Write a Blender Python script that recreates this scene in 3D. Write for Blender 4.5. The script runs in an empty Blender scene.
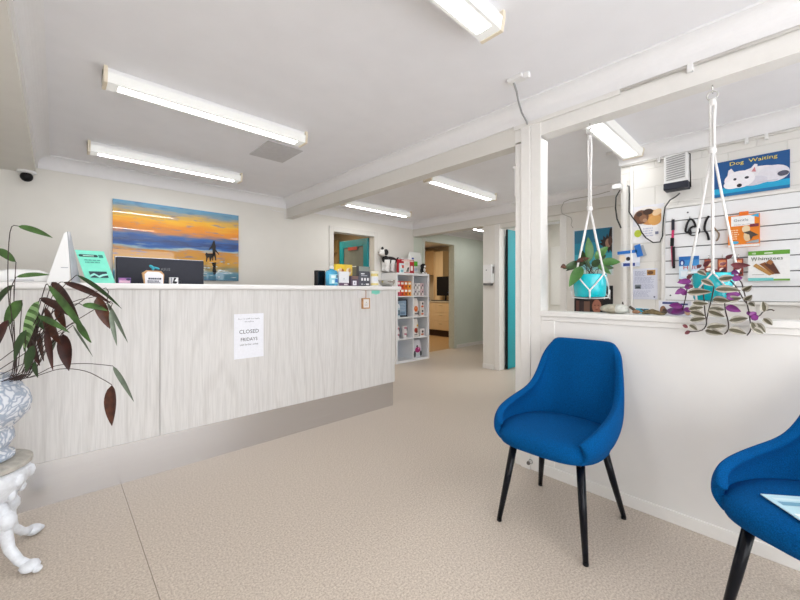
LAMP_CORE, LAMP_SIDE = 19.0, .25
P_KIT, P_STORE, P_SIDE = 13, 10, 13
SKY = 2.3
EXPO = 1.03
import bpy, math, random
from mathutils import Vector, Matrix
random.seed(7)
SC = bpy.context.scene
COL = SC.collection
PI = math.pi

# ---------------------------------------------------------------- camera data
F, CX, HZ, H = 365.0, 400.0, 291.0, 1.15
ANG = math.radians(46.7)
FW = (math.cos(ANG), math.sin(ANG)); RT = (math.sin(ANG), -math.cos(ANG))
def at(u, v, x=None, y=None, z=None, d=None):
    """turn a photo pixel and one known plane (or a depth) into a point of the room"""
    r = (u-CX)/F
    D = (FW[0]+r*RT[0], FW[1]+r*RT[1], (HZ-v)/F)
    t = d if d is not None else (x/D[0] if x is not None else y/D[1] if y is not None else (z-H)/D[2])
    return Vector((D[0]*t, D[1]*t, H+D[2]*t))

# ---------------------------------------------------------------- materials
def lin(c):
    if isinstance(c, str):
        c = [int(c[i:i+2], 16)/255 for i in (0, 2, 4)]
        return tuple(((q+.055)/1.055)**2.4 if q > .04045 else q/12.92 for q in c)
    return tuple(c)
MATS = {}
def mat(name, col, rough=.5, metal=0., noise=.05, scale=30., bump=0., bscale=None, coat=0., emit=0., stretch=None, spec=None, trans=0., sheen=0.):
    if name in MATS: return MATS[name]
    c = lin(col)
    m = bpy.data.materials.new(name); m.use_nodes = True
    nt = m.node_tree; b = nt.nodes['Principled BSDF']
    b.inputs['Roughness'].default_value = rough
    b.inputs['Metallic'].default_value = metal
    if coat: b.inputs['Coat Weight'].default_value = coat; b.inputs['Coat Roughness'].default_value = .03
    if spec is not None: b.inputs['Specular IOR Level'].default_value = spec
    if trans: b.inputs['Transmission Weight'].default_value = trans
    if sheen: b.inputs['Sheen Weight'].default_value = sheen
    tc = nt.nodes.new('ShaderNodeTexCoord'); mp = nt.nodes.new('ShaderNodeMapping')
    nt.links.new(tc.outputs['Object'], mp.inputs['Vector'])
    if stretch: mp.inputs['Scale'].default_value = stretch
    n = nt.nodes.new('ShaderNodeTexNoise'); n.inputs['Scale'].default_value = scale; n.inputs['Detail'].default_value = 3
    nt.links.new(mp.outputs['Vector'], n.inputs['Vector'])
    r = nt.nodes.new('ShaderNodeValToRGB')
    lo = [max(0, q*(1-noise)) for q in c]+[1]; hi = [min(1, q*(1+noise)) for q in c]+[1]
    r.color_ramp.elements[0].color = lo; r.color_ramp.elements[1].color = hi
    r.color_ramp.elements[0].position = .3; r.color_ramp.elements[1].position = .7
    nt.links.new(n.outputs['Fac'], r.inputs['Fac']); nt.links.new(r.outputs['Color'], b.inputs['Base Color'])
    if emit:
        b.inputs['Emission Color'].default_value = (*c, 1); b.inputs['Emission Strength'].default_value = emit
    if bump:
        n2 = n
        if bscale:
            n2 = nt.nodes.new('ShaderNodeTexNoise'); n2.inputs['Scale'].default_value = bscale
            nt.links.new(mp.outputs['Vector'], n2.inputs['Vector'])
        bp = nt.nodes.new('ShaderNodeBump'); bp.inputs['Strength'].default_value = bump; bp.inputs['Distance'].default_value = .002
        nt.links.new(n2.outputs['Fac'], bp.inputs['Height']); nt.links.new(bp.outputs['Normal'], b.inputs['Normal'])
    MATS[name] = m
    return m
def ink(h, rough=.55):
    return mat('print_'+h+('' if rough == .55 else '_gloss'), h, rough, noise=.03, scale=60)

M_CEIL = mat('ceiling_paint', (.835, .835, .865), .9, noise=.015, scale=6)
M_CORN = mat('cornice_paint', (.83, .825, .835), .75, noise=.01)
M_WALL = mat('cream_wall_paint', (.76, .74, .695), .8, noise=.02, scale=4)
M_HALF = mat('pale_wall_paint', (.75, .735, .715), .6, noise=.02, scale=4)
M_TRIM = mat('white_gloss_trim', (.79, .775, .75), .35, noise=.015)
M_BEAM = mat('cream_beam_paint', (.70, .68, .64), .55, noise=.015, scale=5)
M_GREEN = mat('pale_green_wall', (.62, .67, .59), .7, noise=.03, scale=3)  # pale green tone of the hall stretch of the back wall
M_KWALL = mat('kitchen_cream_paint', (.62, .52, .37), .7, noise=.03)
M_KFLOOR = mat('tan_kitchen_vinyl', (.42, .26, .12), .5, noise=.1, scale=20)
M_WOOD = mat('pale_maple_laminate', (.66, .50, .31), .45, noise=.06, scale=6, stretch=(1, 1, .2))
M_STEEL = mat('brushed_stainless_steel', (.70, .70, .715), .27, 1., noise=.04, scale=40, stretch=(.05, .05, 4), bump=.05)
M_CHROME = mat('polished_steel', (.62, .62, .6), .12, 1., noise=.02)
M_WLAM = mat('white_laminate', (.80, .79, .785), .35, noise=.01)
M_SHELFW = mat('white_shelf_board', (.80, .81, .83), .4, noise=.01)
M_BLACK = mat('black_plastic', (.006, .006, .008), .4, noise=.1, spec=.25)
M_DGREY = mat('dark_grey_plastic', (.026, .028, .042), .45, noise=.05, spec=.25)
M_WPLAST = mat('white_plastic', (.80, .80, .80), .35, noise=.01)
M_CPLAST = mat('cream_plastic', (.74, .66, .52), .4, noise=.02)
M_ROPE = mat('white_cotton_cord', (.82, .81, .80), .9, noise=.06, scale=150, bump=.3)
M_TEAL = mat('turquoise_gloss_paint', (.0, .37, .45), .35, noise=.03)
M_TEALD = mat('deep_turquoise_paint', (.0, .25, .30), .4, noise=.03)
M_POT = mat('turquoise_glazed_pot', (.0, .50, .58), .25, noise=.04, coat=.4)
M_SOIL = mat('potting_soil', (.03, .02, .013), .95, noise=.5, scale=80, bump=.6)
M_CHAIR = mat('blue_woven_fabric', (.0, .070, .232), .95, noise=.3, scale=300, bump=.3, spec=.1)
M_LEG = mat('black_powder_coated_steel', (.003, .004, .008), .25, noise=.1, spec=.22)
M_IRON = mat('white_painted_cast_iron', (.72, .75, .80), .4, noise=.08, scale=60, bump=.4)
M_LEAFG = mat('green_leaf', (.055, .125, .03), .4, noise=.45, scale=22)
M_LEAFD = mat('dark_green_leaf', (.022, .055, .014), .4, noise=.3, scale=22)
M_LEAFL = mat('light_green_leaf', (.24, .40, .17), .45, noise=.15, scale=30)
M_LEAFM = mat('maroon_leaf', (.042, .011, .008), .5, noise=.5, scale=25)
M_LEAFB = mat('brown_leaf', (.075, .022, .010), .5, noise=.5, scale=40)
M_LEAFS = mat('grey_green_leaf', (.16, .20, .15), .5, noise=.2, scale=30)
M_LEAFR = mat('glossy_rubber_plant_leaf', (.05, .155, .028), .3, noise=.3, scale=20)
M_LSILV = mat('silver_striped_leaf', (.42, .39, .33), .5, noise=.2, scale=40)
M_LOLIV = mat('olive_leaf_band', (.085, .075, .04), .5, noise=.2, scale=40)
M_LPURP = mat('purple_leaf', (.17, .018, .17), .5, noise=.4, scale=40)
M_LPINK = mat('maroon_pink_leaf', (.15, .028, .035), .5, noise=.4, scale=40)
M_STEM = mat('dark_stem', (.035, .018, .015), .6, noise=.3)
M_LAMP = mat('lamp_tube_glow', (1, 1, 1), .4, noise=0, emit=LAMP_CORE)
M_LAMPD = mat('dimmer_tube_glow', (1, 1, .99), .4, noise=0, emit=8.0)
M_LAMPM = mat('lamp_halo_glow', (.9, .9, .9), .4, noise=0, emit=1.6)
M_LAMPS = mat('lamp_cover_glow', (.62, .62, .60), .3, noise=0, emit=LAMP_SIDE)

def floor_mat():
    m = bpy.data.materials.new('speckled_beige_vinyl'); m.use_nodes = True
    nt = m.node_tree; b = nt.nodes['Principled BSDF']; N = nt.nodes.new; L = nt.links.new
    tc = N('ShaderNodeTexCoord')
    v = N('ShaderNodeTexNoise'); v.inputs['Scale'].default_value = 120; v.inputs['Detail'].default_value = 4; v.inputs['Roughness'].default_value = .75
    L(tc.outputs['Object'], v.inputs['Vector'])
    r = N('ShaderNodeValToRGB'); e = r.color_ramp.elements
    e[0].position = .38; e[0].color = (.40, .335, .275, 1)
    e[1].position = .62; e[1].color = (.66, .585, .505, 1)
    q = r.color_ramp.elements.new(.5); q.color = (.53, .46, .39, 1)
    L(v.outputs['Fac'], r.inputs['Fac'])
    # welded seam running along the room at x = 0.28
    s = N('ShaderNodeSeparateXYZ'); L(tc.outputs['Object'], s.inputs[0])
    a = N('ShaderNodeMath'); a.operation = 'SUBTRACT'; L(s.outputs['X'], a.inputs[0]); a.inputs[1].default_value = .282
    a2 = N('ShaderNodeMath'); a2.operation = 'ABSOLUTE'; L(a.outputs[0], a2.inputs[0])
    a3 = N('ShaderNodeMath'); a3.operation = 'LESS_THAN'; L(a2.outputs[0], a3.inputs[0]); a3.inputs[1].default_value = .0016
    mx = N('ShaderNodeMix'); mx.data_type = 'RGBA'; L(a3.outputs[0], mx.inputs[0])
    L(r.outputs['Color'], mx.inputs[6]); mx.inputs[7].default_value = (.22, .18, .14, 1)
    L(mx.outputs[2], b.inputs['Base Color'])
    b.inputs['Roughness'].default_value = .42
    b.inputs['Specular IOR Level'].default_value = .35
    return m
M_FLOOR = floor_mat()

def grain_mat():
    m = bpy.data.materials.new('whitewashed_wood_grain'); m.use_nodes = True
    nt = m.node_tree; b = nt.nodes['Principled BSDF']; N = nt.nodes.new; L = nt.links.new
    tc = N('ShaderNodeTexCoord'); mp = N('ShaderNodeMapping'); L(tc.outputs['Object'], mp.inputs[0])
    mp.inputs['Scale'].default_value = (1, 1, .045)
    n = N('ShaderNodeTexNoise'); n.inputs['Scale'].default_value = 105; n.inputs['Detail'].default_value = 5; n.inputs['Distortion'].default_value = .6
    L(mp.outputs[0], n.inputs['Vector'])
    mp2 = N('ShaderNodeMapping'); L(tc.outputs['Object'], mp2.inputs[0]); mp2.inputs['Scale'].default_value = (1, 1, .16)
    w = N('ShaderNodeTexWave'); w.wave_type = 'RINGS'; w.rings_direction = 'Y'; w.inputs['Scale'].default_value = 3.4; w.inputs['Distortion'].default_value = 9; w.inputs['Detail'].default_value = 2
    w.inputs['Detail Scale'].default_value = 1.2
    L(mp2.outputs[0], w.inputs['Vector'])
    r = N('ShaderNodeValToRGB'); e = r.color_ramp.elements
    e[0].position = .34; e[0].color = (.625, .615, .605, 1); e[1].position = .6; e[1].color = (.71, .70, .69, 1)
    L(n.outputs['Fac'], r.inputs['Fac'])
    r2 = N('ShaderNodeValToRGB'); e = r2.color_ramp.elements
    e[0].position = .0; e[0].color = (.93, .925, .92, 1); e[1].position = .25; e[1].color = (1, 1, 1, 1)
    L(w.outputs['Fac'], r2.inputs['Fac'])
    mx = N('ShaderNodeMix'); mx.data_type = 'RGBA'; mx.blend_type = 'MULTIPLY'; mx.inputs[0].default_value = 1
    L(r.outputs[0], mx.inputs[6]); L(r2.outputs[0], mx.inputs[7]); L(mx.outputs[2], b.inputs['Base Color'])
    b.inputs['Roughness'].default_value = .5
    return m
M_GRAIN = grain_mat()

def block_mat():
    m = bpy.data.materials.new('painted_block_wall'); m.use_nodes = True
    nt = m.node_tree; b = nt.nodes['Principled BSDF']; N = nt.nodes.new; L = nt.links.new
    tc = N('ShaderNodeTexCoord'); s = N('ShaderNodeSeparateXYZ'); c = N('ShaderNodeCombineXYZ')
    L(tc.outputs['Object'], s.inputs[0]); L(s.outputs['Y'], c.inputs['X']); L(s.outputs['Z'], c.inputs['Y'])
    br = N('ShaderNodeTexBrick'); L(c.outputs[0], br.inputs['Vector'])
    br.inputs['Scale'].default_value = 1; br.inputs['Brick Width'].default_value = .30; br.inputs['Row Height'].default_value = .155
    br.inputs['Mortar Size'].default_value = .005; br.inputs['Mortar Smooth'].default_value = .6
    br.inputs['Color1'].default_value = (.76, .745, .715, 1); br.inputs['Color2'].default_value = (.74, .725, .695, 1); br.inputs['Mortar'].default_value = (.69, .675, .645, 1)
    L(br.outputs['Color'], b.inputs['Base Color'])
    bp = N('ShaderNodeBump'); bp.inputs['Strength'].default_value = .5; bp.inputs['Distance'].default_value = .004; bp.invert = True
    L(br.outputs['Fac'], bp.inputs['Height']); L(bp.outputs[0], b.inputs['Normal'])
    b.inputs['Roughness'].default_value = .6
    return m
M_BLOCK = block_mat()

# ---------------------------------------------------------------- mesh builder
class MB:
    def __init__(s): s.v = []; s.f = []; s.m = []; s.mats = []
    def mi(s, m):
        if m not in s.mats: s.mats.append(m)
        return s.mats.index(m)
    def add(s, vs, fs, m):
        o = len(s.v); k = s.mi(m)
        s.v += [Vector(p) for p in vs]
        for f in fs: s.f.append([o+i for i in f]); s.m.append(k)
        return s
    def box(s, x0, x1, y0, y1, z0, z1, m):
        x0, x1 = min(x0, x1), max(x0, x1); y0, y1 = min(y0, y1), max(y0, y1); z0, z1 = min(z0, z1), max(z0, z1)
        return s.add([(x0,y0,z0),(x1,y0,z0),(x1,y1,z0),(x0,y1,z0),(x0,y0,z1),(x1,y0,z1),(x1,y1,z1),(x0,y1,z1)],
              [(0,3,2,1),(4,5,6,7),(0,1,5,4),(1,2,6,5),(2,3,7,6),(3,0,4,7)], m)
    def obox(s, c, ax, ay, az, m):
        """box from centre and three half axes"""
        c = Vector(c); ax = Vector(ax); ay = Vector(ay); az = Vector(az)
        P = [c-ax-ay-az, c+ax-ay-az, c+ax+ay-az, c-ax+ay-az, c-ax-ay+az, c+ax-ay+az, c+ax+ay+az, c-ax+ay+az]
        return s.add(P, [(0,3,2,1),(4,5,6,7),(0,1,5,4),(1,2,6,5),(2,3,7,6),(3,0,4,7)], m)
    def tube(s, pts, r, m, n=8, caps=True):
        pts = [Vector(p) for p in pts]
        rs = r if isinstance(r, (list, tuple)) else [r]*len(pts)
        vs = []; fs = []
        t0 = (pts[1]-pts[0]).normalized()
        up = Vector((0, 0, 1)) if abs(t0.z) < .9 else Vector((1, 0, 0))
        a = t0.cross(up).normalized()
        for i, p in enumerate(pts):
            t = (pts[min(i+1, len(pts)-1)]-pts[max(i-1, 0)]).normalized()
            a = (a-t*a.dot(t)).normalized(); b = t.cross(a)
            for k in range(n):
                th = 2*PI*k/n; vs.append(p+(a*math.cos(th)+b*math.sin(th))*rs[i])
        for i in range(len(pts)-1):
            for k in range(n):
                fs.append((i*n+k, i*n+(k+1) % n, (i+1)*n+(k+1) % n, (i+1)*n+k))
        if caps:
            fs.append(tuple(range(n-1, -1, -1))); o = (len(pts)-1)*n; fs.append(tuple(range(o, o+n)))
        return s.add(vs, fs, m)
    def lathe(s, prof, c, m, n=24):
        """prof: list of (radius, z) from bottom to top; ends closed"""
        c = Vector(c); vs = []; fs = []
        for r, z in prof:
            for k in range(n):
                th = 2*PI*k/n; vs.append(c+Vector((r*math.cos(th), r*math.sin(th), z)))
        for i in range(len(prof)-1):
            for k in range(n):
                fs.append((i*n+k, i*n+(k+1) % n, (i+1)*n+(k+1) % n, (i+1)*n+k))
        fs.append(tuple(range(n-1, -1, -1))); o = (len(prof)-1)*n; fs.append(tuple(range(o, o+n)))
        return s.add(vs, fs, m)
    def ball(s, c, r, m, n=12, rot=None):
        c = Vector(c); r = (r, r, r) if not isinstance(r, (list, tuple)) else r
        vs = []; fs = []; R = rot or Matrix.Identity(3); h = n//2
        for i in range(1, h):
            ph = PI*i/h
            for k in range(n):
                th = 2*PI*k/n
                vs.append(c+R @ Vector((r[0]*math.sin(ph)*math.cos(th), r[1]*math.sin(ph)*math.sin(th), -r[2]*math.cos(ph))))
        b = len(vs); vs.append(c+R @ Vector((0, 0, -r[2]))); vs.append(c+R @ Vector((0, 0, r[2])))
        for i in range(h-2):
            for k in range(n): fs.append((i*n+k, i*n+(k+1) % n, (i+1)*n+(k+1) % n, (i+1)*n+k))
        for k in range(n):
            fs.append((b, (k+1) % n, k)); o = (h-2)*n; fs.append((b+1, o+k, o+(k+1) % n))
        return s.add(vs, fs, m)
    def prism(s, pts, ext, m):
        """closed planar outline (3D points) extruded by vector ext"""
        pts = [Vector(p) for p in pts]; e = Vector(ext); n = len(pts)
        vs = pts+[p+e for p in pts]
        return s.add(vs, [tuple(range(n-1, -1, -1)), tuple(range(n, 2*n))]+[(i, (i+1) % n, n+(i+1) % n, n+i) for i in range(n)], m)
    def build(s, name, parent=None, smooth=False, bevel=0., sub=0, origin=None, solid=0., seg=2):
        me = bpy.data.meshes.new(name)
        loc = Vector((0, 0, 0))
        if parent is None:
            lo = [min(p[i] for p in s.v) for i in range(3)]; hi = [max(p[i] for p in s.v) for i in range(3)]
            loc = Vector(origin) if origin is not None else Vector(((lo[0]+hi[0])/2, (lo[1]+hi[1])/2, lo[2]))
        me.from_pydata([p-loc for p in s.v], [], s.f)
        for m in s.mats: me.materials.append(m)
        me.polygons.foreach_set('material_index', s.m)
        if smooth: me.polygons.foreach_set('use_smooth', [True]*len(s.f))
        me.update()
        o = bpy.data.objects.new(name, me); COL.objects.link(o); o.location = loc
        if parent: o.parent = parent; o.location = (0, 0, 0)
        if solid:
            q = o.modifiers.new('thickness', 'SOLIDIFY'); q.thickness = solid; q.offset = 1
        if bevel:
            q = o.modifiers.new('rounded_edges', 'BEVEL'); q.width = bevel; q.segments = seg; q.limit_method = 'ANGLE'; q.angle_limit = .7
        if sub:
            q = o.modifiers.new('smooth_surface', 'SUBSURF'); q.levels = sub; q.render_levels = sub
        return o

def tag(o, label, cat, group=None, kind=None):
    o['label'] = label; o['category'] = cat
    if group: o['group'] = group
    if kind: o['kind'] = kind
    return o
def thing(name, label, cat, loc=(0, 0, 0), rz=0., group=None):
    o = bpy.data.objects.new(name, None); COL.objects.link(o); o.empty_display_size = .05
    o.location = loc; o.rotation_euler = (0, 0, rz)
    return tag(o, label, cat, group)
def struct(name, mb, **k):
    o = mb.build(name, origin=k.pop('origin', None), **k); o['kind'] = 'structure'; return o
def copy_tree(o, parent=None):
    c = o.copy(); COL.objects.link(c)
    if parent: c.parent = parent
    for ch in list(o.children): copy_tree(ch, c)
    return c

TXT = {}
def text_geo(t):
    """outline of a string as flat faces, 1 unit cap height, centred"""
    if t in TXT: return TXT[t]
    cu = bpy.data.curves.new('lettering', 'FONT'); cu.body = t; cu.size = 1; cu.resolution_u = 2
    ob = bpy.data.objects.new('lettering', cu); COL.objects.link(ob)
    dg = bpy.context.evaluated_depsgraph_get(); dg.update()
    me = ob.evaluated_get(dg).to_mesh()
    vs = [tuple(v.co) for v in me.vertices]; fs = [tuple(p.vertices) for p in me.polygons]
    ob.evaluated_get(dg).to_mesh_clear()
    bpy.data.objects.remove(ob); bpy.data.curves.remove(cu)
    x0 = min(v[0] for v in vs); x1 = max(v[0] for v in vs); y0 = min(v[1] for v in vs); y1 = max(v[1] for v in vs)
    TXT[t] = ([(v[0]-(x0+x1)/2, v[1]-(y0+y1)/2) for v in vs], fs, x1-x0, y1-y0)
    return TXT[t]

def shapes_on(mb, w, h, y, shapes, x0=None, z0=0., gl=.55):
    """print flat shapes on a face at local y; fractions of w and h from the lower left"""
    x0 = -w/2 if x0 is None else x0
    for k, sh in enumerate(shapes):
        yy = y-.0004*(k+1); kind, c = sh[0], ink(sh[1], gl)
        if kind == 'r': pts = [(sh[2], sh[3]), (sh[4], sh[3]), (sh[4], sh[5]), (sh[2], sh[5])]
        elif kind == 'e':
            n = 20; a = sh[6] if len(sh) > 6 else 0
            pts = []
            for i in range(n):
                ex = sh[4]*w*math.cos(2*PI*i/n); ez = sh[5]*h*math.sin(2*PI*i/n)
                pts.append((sh[2]+(ex*math.cos(a)-ez*math.sin(a))/w, sh[3]+(ex*math.sin(a)+ez*math.cos(a))/h))
        elif kind == 'p': pts = sh[2]
        if kind == 't':
            vs, fs, tw, th = text_geo(sh[2]); cx, cz, tgt = sh[3], sh[4], sh[5]   # tgt: width fraction, sh[6] optional height fraction
            sx = tgt*w/tw; sz = sh[6]*h/th if len(sh) > 6 else sx
            mb.add([(x0+cx*w+q[0]*sx, yy, z0+cz*h+q[1]*sz) for q in vs], fs, c)
        else:
            mb.add([(x0+p[0]*w, yy, z0+p[1]*h) for p in pts], [tuple(range(len(pts)))], c)
def lines(c, x0, x1, ztop, zbot, n, seed=1):
    """rows of small print, word by word"""
    R = random.Random(seed); out = []
    dz = (ztop-zbot)/n
    for i in range(n):
        x = x0; z = ztop-dz*(i+1)
        end = x1-(R.random()*.25*(x1-x0))
        while x < end-.02:
            l = min(.04+R.random()*.10, end-x); out.append(('r', c, x, z, x+l, z+dz*.45)); x += l+.022
    return out
def card(name, label, cat, w, h, t, base, shapes, loc, rz=0., tilt=0., group=None, bevel=0., gl=.55):
    """a printed board or box standing with its foot at loc, printed face towards local -y"""
    mb = MB(); mb.box(-w/2, w/2, -t, 0, 0, h, ink(base, gl))
    shapes_on(mb, w, h, -t, shapes, gl=gl)
    o = mb.build(name, origin=(0, 0, 0), bevel=bevel)
    o.location = loc; o.rotation_euler = (tilt, 0, rz)
    return tag(o, label, cat, group)
# ================================================================ THE SETTING
XW, XW2 = 2.23, 2.33          # low wall / cross beam
YB = 4.57                     # back wall
ZC = 2.36                     # ceiling
XF = 4.66                     # far wall
XK = 3.60                     # painted block wall

struct('floor', MB().box(-1.6, 8.6, -1.8, YB+.05, -.05, 0, M_FLOOR), origin=(0, 0, 0))
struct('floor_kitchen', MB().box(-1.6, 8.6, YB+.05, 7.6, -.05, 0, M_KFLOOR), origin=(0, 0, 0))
struct('ceiling', MB().box(-1.6, 8.6, -1.8, 7.6, ZC, ZC+.06, M_CEIL), origin=(0, 0, 0))

D1a, D1b, D1z = 2.955, 3.735, 2.03      # doorway behind the counter
KDa, KDb, KDz = 4.92, 5.79, 2.07        # kitchen doorway
w = MB()
for x0, x1, z0, m in ((-1.6, D1a, 0, M_WALL), (D1a, D1b, D1z, M_WALL), (D1b, 4.64, 0, M_WALL), (4.64, KDa, 0, M_GREEN), (KDa, KDb, KDz, M_GREEN), (KDb, 8.6, 0, M_GREEN)):
    w.box(x0, x1, YB, YB+.12, z0, ZC, m)
struct('wall_back', w, origin=(0, 0, 0))
struct('wall_left', MB().box(-1.6, -1.5, -1.8, YB, 0, ZC, M_WALL))
struct('beam_left', MB().box(-1.5, -.13, -1.8, YB, 2.185, ZC, M_WALL))
# shopfront behind the camera: frame of the front windows, open to the daylight
XW_ = 2.23
w = MB(); w.box(-1.6, 4.66, -1.9, -1.8, 2.15, ZC, M_TRIM).box(-1.6, 4.66, -1.9, -1.8, 0, .12, M_TRIM)
for x in (-1.6, .3, 2.23, 3.6):
    w.box(x, x+.07, -1.9, -1.8, .12, 2.15, M_TRIM)
w.box(XW+.1, 3.6, -1.9, -1.8, .12, 1.05, M_WALL).box(XW+.1, 3.6, -1.9, -1.8, 1.75, 2.15, M_WALL)  # unseen wall bands added to cut the daylight entering the waiting area
struct('window_1', w)

# low wall with ledge, post, cross beam
struct('wall_half', MB().box(XW, XW2, -1.8, 1.07, 0, .992, M_HALF))
lg = MB(); lg.box(XW-.018, XW2+.018, -1.8, 1.07, .994, 1.024, M_TRIM); lg.box(XW-.008, XW, -1.8, 1.06, .965, .994, M_TRIM)
struct('trim_1', lg, bevel=.003)
st = MB(); st.box(XW-.006, XW, .98, 1.065, .0, .964, M_TRIM)
struct('trim_2', st, bevel=.002)
struct('baseboard_right', MB().box(XW-.012, XW, -1.8, 1.06, 0, .062, M_TRIM), bevel=.003)
p = MB(); p.box(XW, XW2, 1.07, 1.245, 0, 2.125, M_TRIM)
p.box(XW-.012, XW, 1.135, 1.20, 0, 2.235, M_TRIM).box(XW-.006, XW, 1.066, 1.132, 0, 2.235, M_TRIM)
struct('post', p, bevel=.003)
b = MB(); b.box(XW, XW2, 1.245, YB, 2.118, ZC, M_BEAM).box(XW, XW2, -1.8, 1.245, 2.135, ZC, M_TRIM)
struct('beam_cross', b, origin=(0, 0, 0))

# block wall, far wall, far beam, hall
struct('wall_block', MB().box(XK, XK+.16, -1.8, 1.0, 0, ZC, M_BLOCK), origin=(0, 0, 0))
w = MB(); w.box(XF, XF+.12, -1.8, 1.97, 0, ZC, M_WALL).box(XF, XF+.12, 1.97, 2.85, 2.06, ZC, M_WALL).box(XF, XF+.12, 2.85, 3.13, 0, ZC, M_WALL)
struct('wall_far', w, origin=(0, 0, 0))
struct('beam_far', MB().box(XF-.04, XF+.12, -1.8, YB, 2.118, ZC-.001, M_BEAM))
struct('baseboard_far', MB().box(XF-.012, XF, 2.93, 3.13, 0, .07, M_TRIM).box(XF-.012, XF, -1.8, 1.89, 0, .07, M_TRIM))
struct('baseboard_back', MB().box(KDb+.07, 8.6, YB-.012, YB, 0, .07, M_TRIM).box(2.6, D1a-.07, YB-.012, YB, 0, .07, M_TRIM))
w = MB(); w.box(XF+.12, 8.6, 3.01, 3.13, 0, ZC, M_WALL)
struct('wall_hall', w)
struct('wall_end', MB().box(8.6, 8.7, -1.8, 7.6, 0, ZC, M_WALL))
struct('wall_room', MB().box(6.6, 6.7, .3, 3.01, 0, ZC, M_WALL).box(XF+.12, 6.7, .3, .4, 0, ZC, M_WALL))
# architraves
a = MB()
a.box(XF-.015, XF+.135, 2.844, 2.92, 0, 2.115, M_TRIM).box(XF-.015, XF+.135, 1.90, 1.976, 0, 2.12, M_TRIM)
struct('trim_3', a, bevel=.003)
a = MB()
for x0, x1, z0, z1 in ((D1a-.07, D1a+.006, 0, D1z+.07), (D1b-.006, D1b+.07, 0, D1z+.07), (D1a+.006, D1b-.006, D1z-.006, D1z+.07)):
    a.box(x0, x1, YB-.015, YB+.13, z0, z1, M_BEAM)
struct('trim_4', a, bevel=.003)
a = MB()
MG = mat('pale_green_gloss', (.62, .66, .58), .4)
for x0, x1, z0, z1 in ((KDa-.05, KDa+.006, 0, KDz+.05), (KDb-.006, KDb+.07, 0, KDz+.05), (KDa+.006, KDb-.006, KDz-.006, KDz+.05)):
    a.box(x0, x1, YB-.012, YB+.13, z0, z1, MG)
struct('trim_5', a, bevel=.003)

# coved cornices: (offset from wall, drop) profile swept along straight runs
PROF = [(0, .117), (.012, .117), (.012, .088)]
for i in range(9):
    t = i/8*PI/2
    PROF.append((.012+.07*(1-math.cos(t)), .088-.076*math.sin(t)))
PROF += [(.092, .012), (.092, 0), (0, 0)]
def cornice(name, p0, p1, nrm, m0=0., m1=0.):
    """m0, m1: mitre at each end (+1 grows with offset, -1 shrinks)"""
    p0 = Vector(p0); p1 = Vector(p1); n = Vector(nrm); t = (p1-p0).normalized()
    mb = MB(); N = len(PROF); vs = []
    for p, k in ((p0, -m0), (p1, m1)):
        for o, d in PROF: vs.append(p+n*o+t*(o*k)-Vector((0, 0, d)))
    fs = [(i, (i+1) % N, N+(i+1) % N, N+i) for i in range(N)]+[tuple(range(N-1, -1, -1)), tuple(range(N, 2*N))]
    mb.add(vs, fs, M_CORN)
    return struct(name, mb)
zc = ZC-.0005
cornice('trim_6', (-.13, YB, zc), (XW, YB, zc), (0, -1, 0), -1, -1)
cornice('trim_7', (XW, -1.8, zc), (XW, YB, zc), (-1, 0, 0), 0, -1)
cornice('trim_8', (-.13, -1.8, zc), (-.13, YB, zc), (1, 0, 0), 0, -1)
cornice('trim_9', (XW2, YB, zc), (XF-.04, YB, zc), (0, -1, 0), 0, -1)
cornice('trim_10', (XF-.04, -1.8, zc), (XF-.04, YB, zc), (-1, 0, 0), 0, -1)
cornice('trim_11', (XK, -1.8, zc), (XK, 1.0, zc), (-1, 0, 0), 0, 1)
cornice('trim_12', (XF+.12, YB, zc), (8.6, YB, zc), (0, -1, 0), 0, 0)

# ---- doors (all open)
d = bpy.data.objects.new('door_1', None); COL.objects.link(d); d['kind'] = 'structure'
d.location = (3.725, YB+.135, 0); d.rotation_euler = (0, 0, math.atan2(.74, -.05))
f = MB(); W = .74
for x0, x1, z0, z1 in ((0, .11, .01, 2.02), (W-.11, W, .01, 2.02), (.11, W-.11, 1.90, 2.02), (.11, W-.11, .01, .25), (.11, W-.11, .95, 1.07)):
    f.box(x0, x1, -.02, .02, z0, z1, M_TEALD)
f.build('door_frame', d, bevel=.003)
g = MB(); gm = mat('grey_obscure_glass', (.20, .22, .20), .25, noise=.1, scale=5)
g.box(.11, W-.11, -.006, .006, 1.07, 1.90, gm).box(.11, W-.11, -.006, .006, .25, .95, gm); g.build('door_glass', d)
s = MB(); s.box(.26, .50, .0205, .0235, 1.845, 1.90, ink('b03a2a')); s.build('door_sign', d)
s = MB(); s.box(.30, .42, .0065, .012, 1.56, 1.575, ink('dfe4e4')); s.build('door_label', d)
s = MB(); s.tube([(W-.055, -.02, 1.02), (W-.055, -.07, 1.02), (W-.16, -.07, 1.02)], .009, M_CHROME).tube([(W-.055, .02, 1.02), (W-.055, .07, 1.02), (W-.16, .07, 1.02)], .009, M_CHROME); s.build('door_handle', d, smooth=True)

d = bpy.data.objects.new('door_2', None); COL.objects.link(d); d['kind'] = 'structure'
d.location = (XF+.145, 2.83, 0)
f = MB(); f.box(.0, .80, -.035, 0, .012, 2.05, M_TEAL); f.build('door_leaf', d, bevel=.003)
f = MB(); f.box(-.012, 0, -.03, -.005, .012, 2.05, M_BLACK); f.build('door_gap_shade', d)  # black strip standing in for the shade of the gap beside the jamb
f = MB(); f.tube([(.74, -.035, 1.02), (.74, -.09, 1.02), (.63, -.09, 1.02)], .01, M_CHROME); f.build('door_handle', d, smooth=True)

# bright side room seen past the post
w = MB(); w.box(6.58, 6.6, 2.25, 2.97, .9, 1.95, M_TRIM)
struct('window_2', w, bevel=.004)

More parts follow.
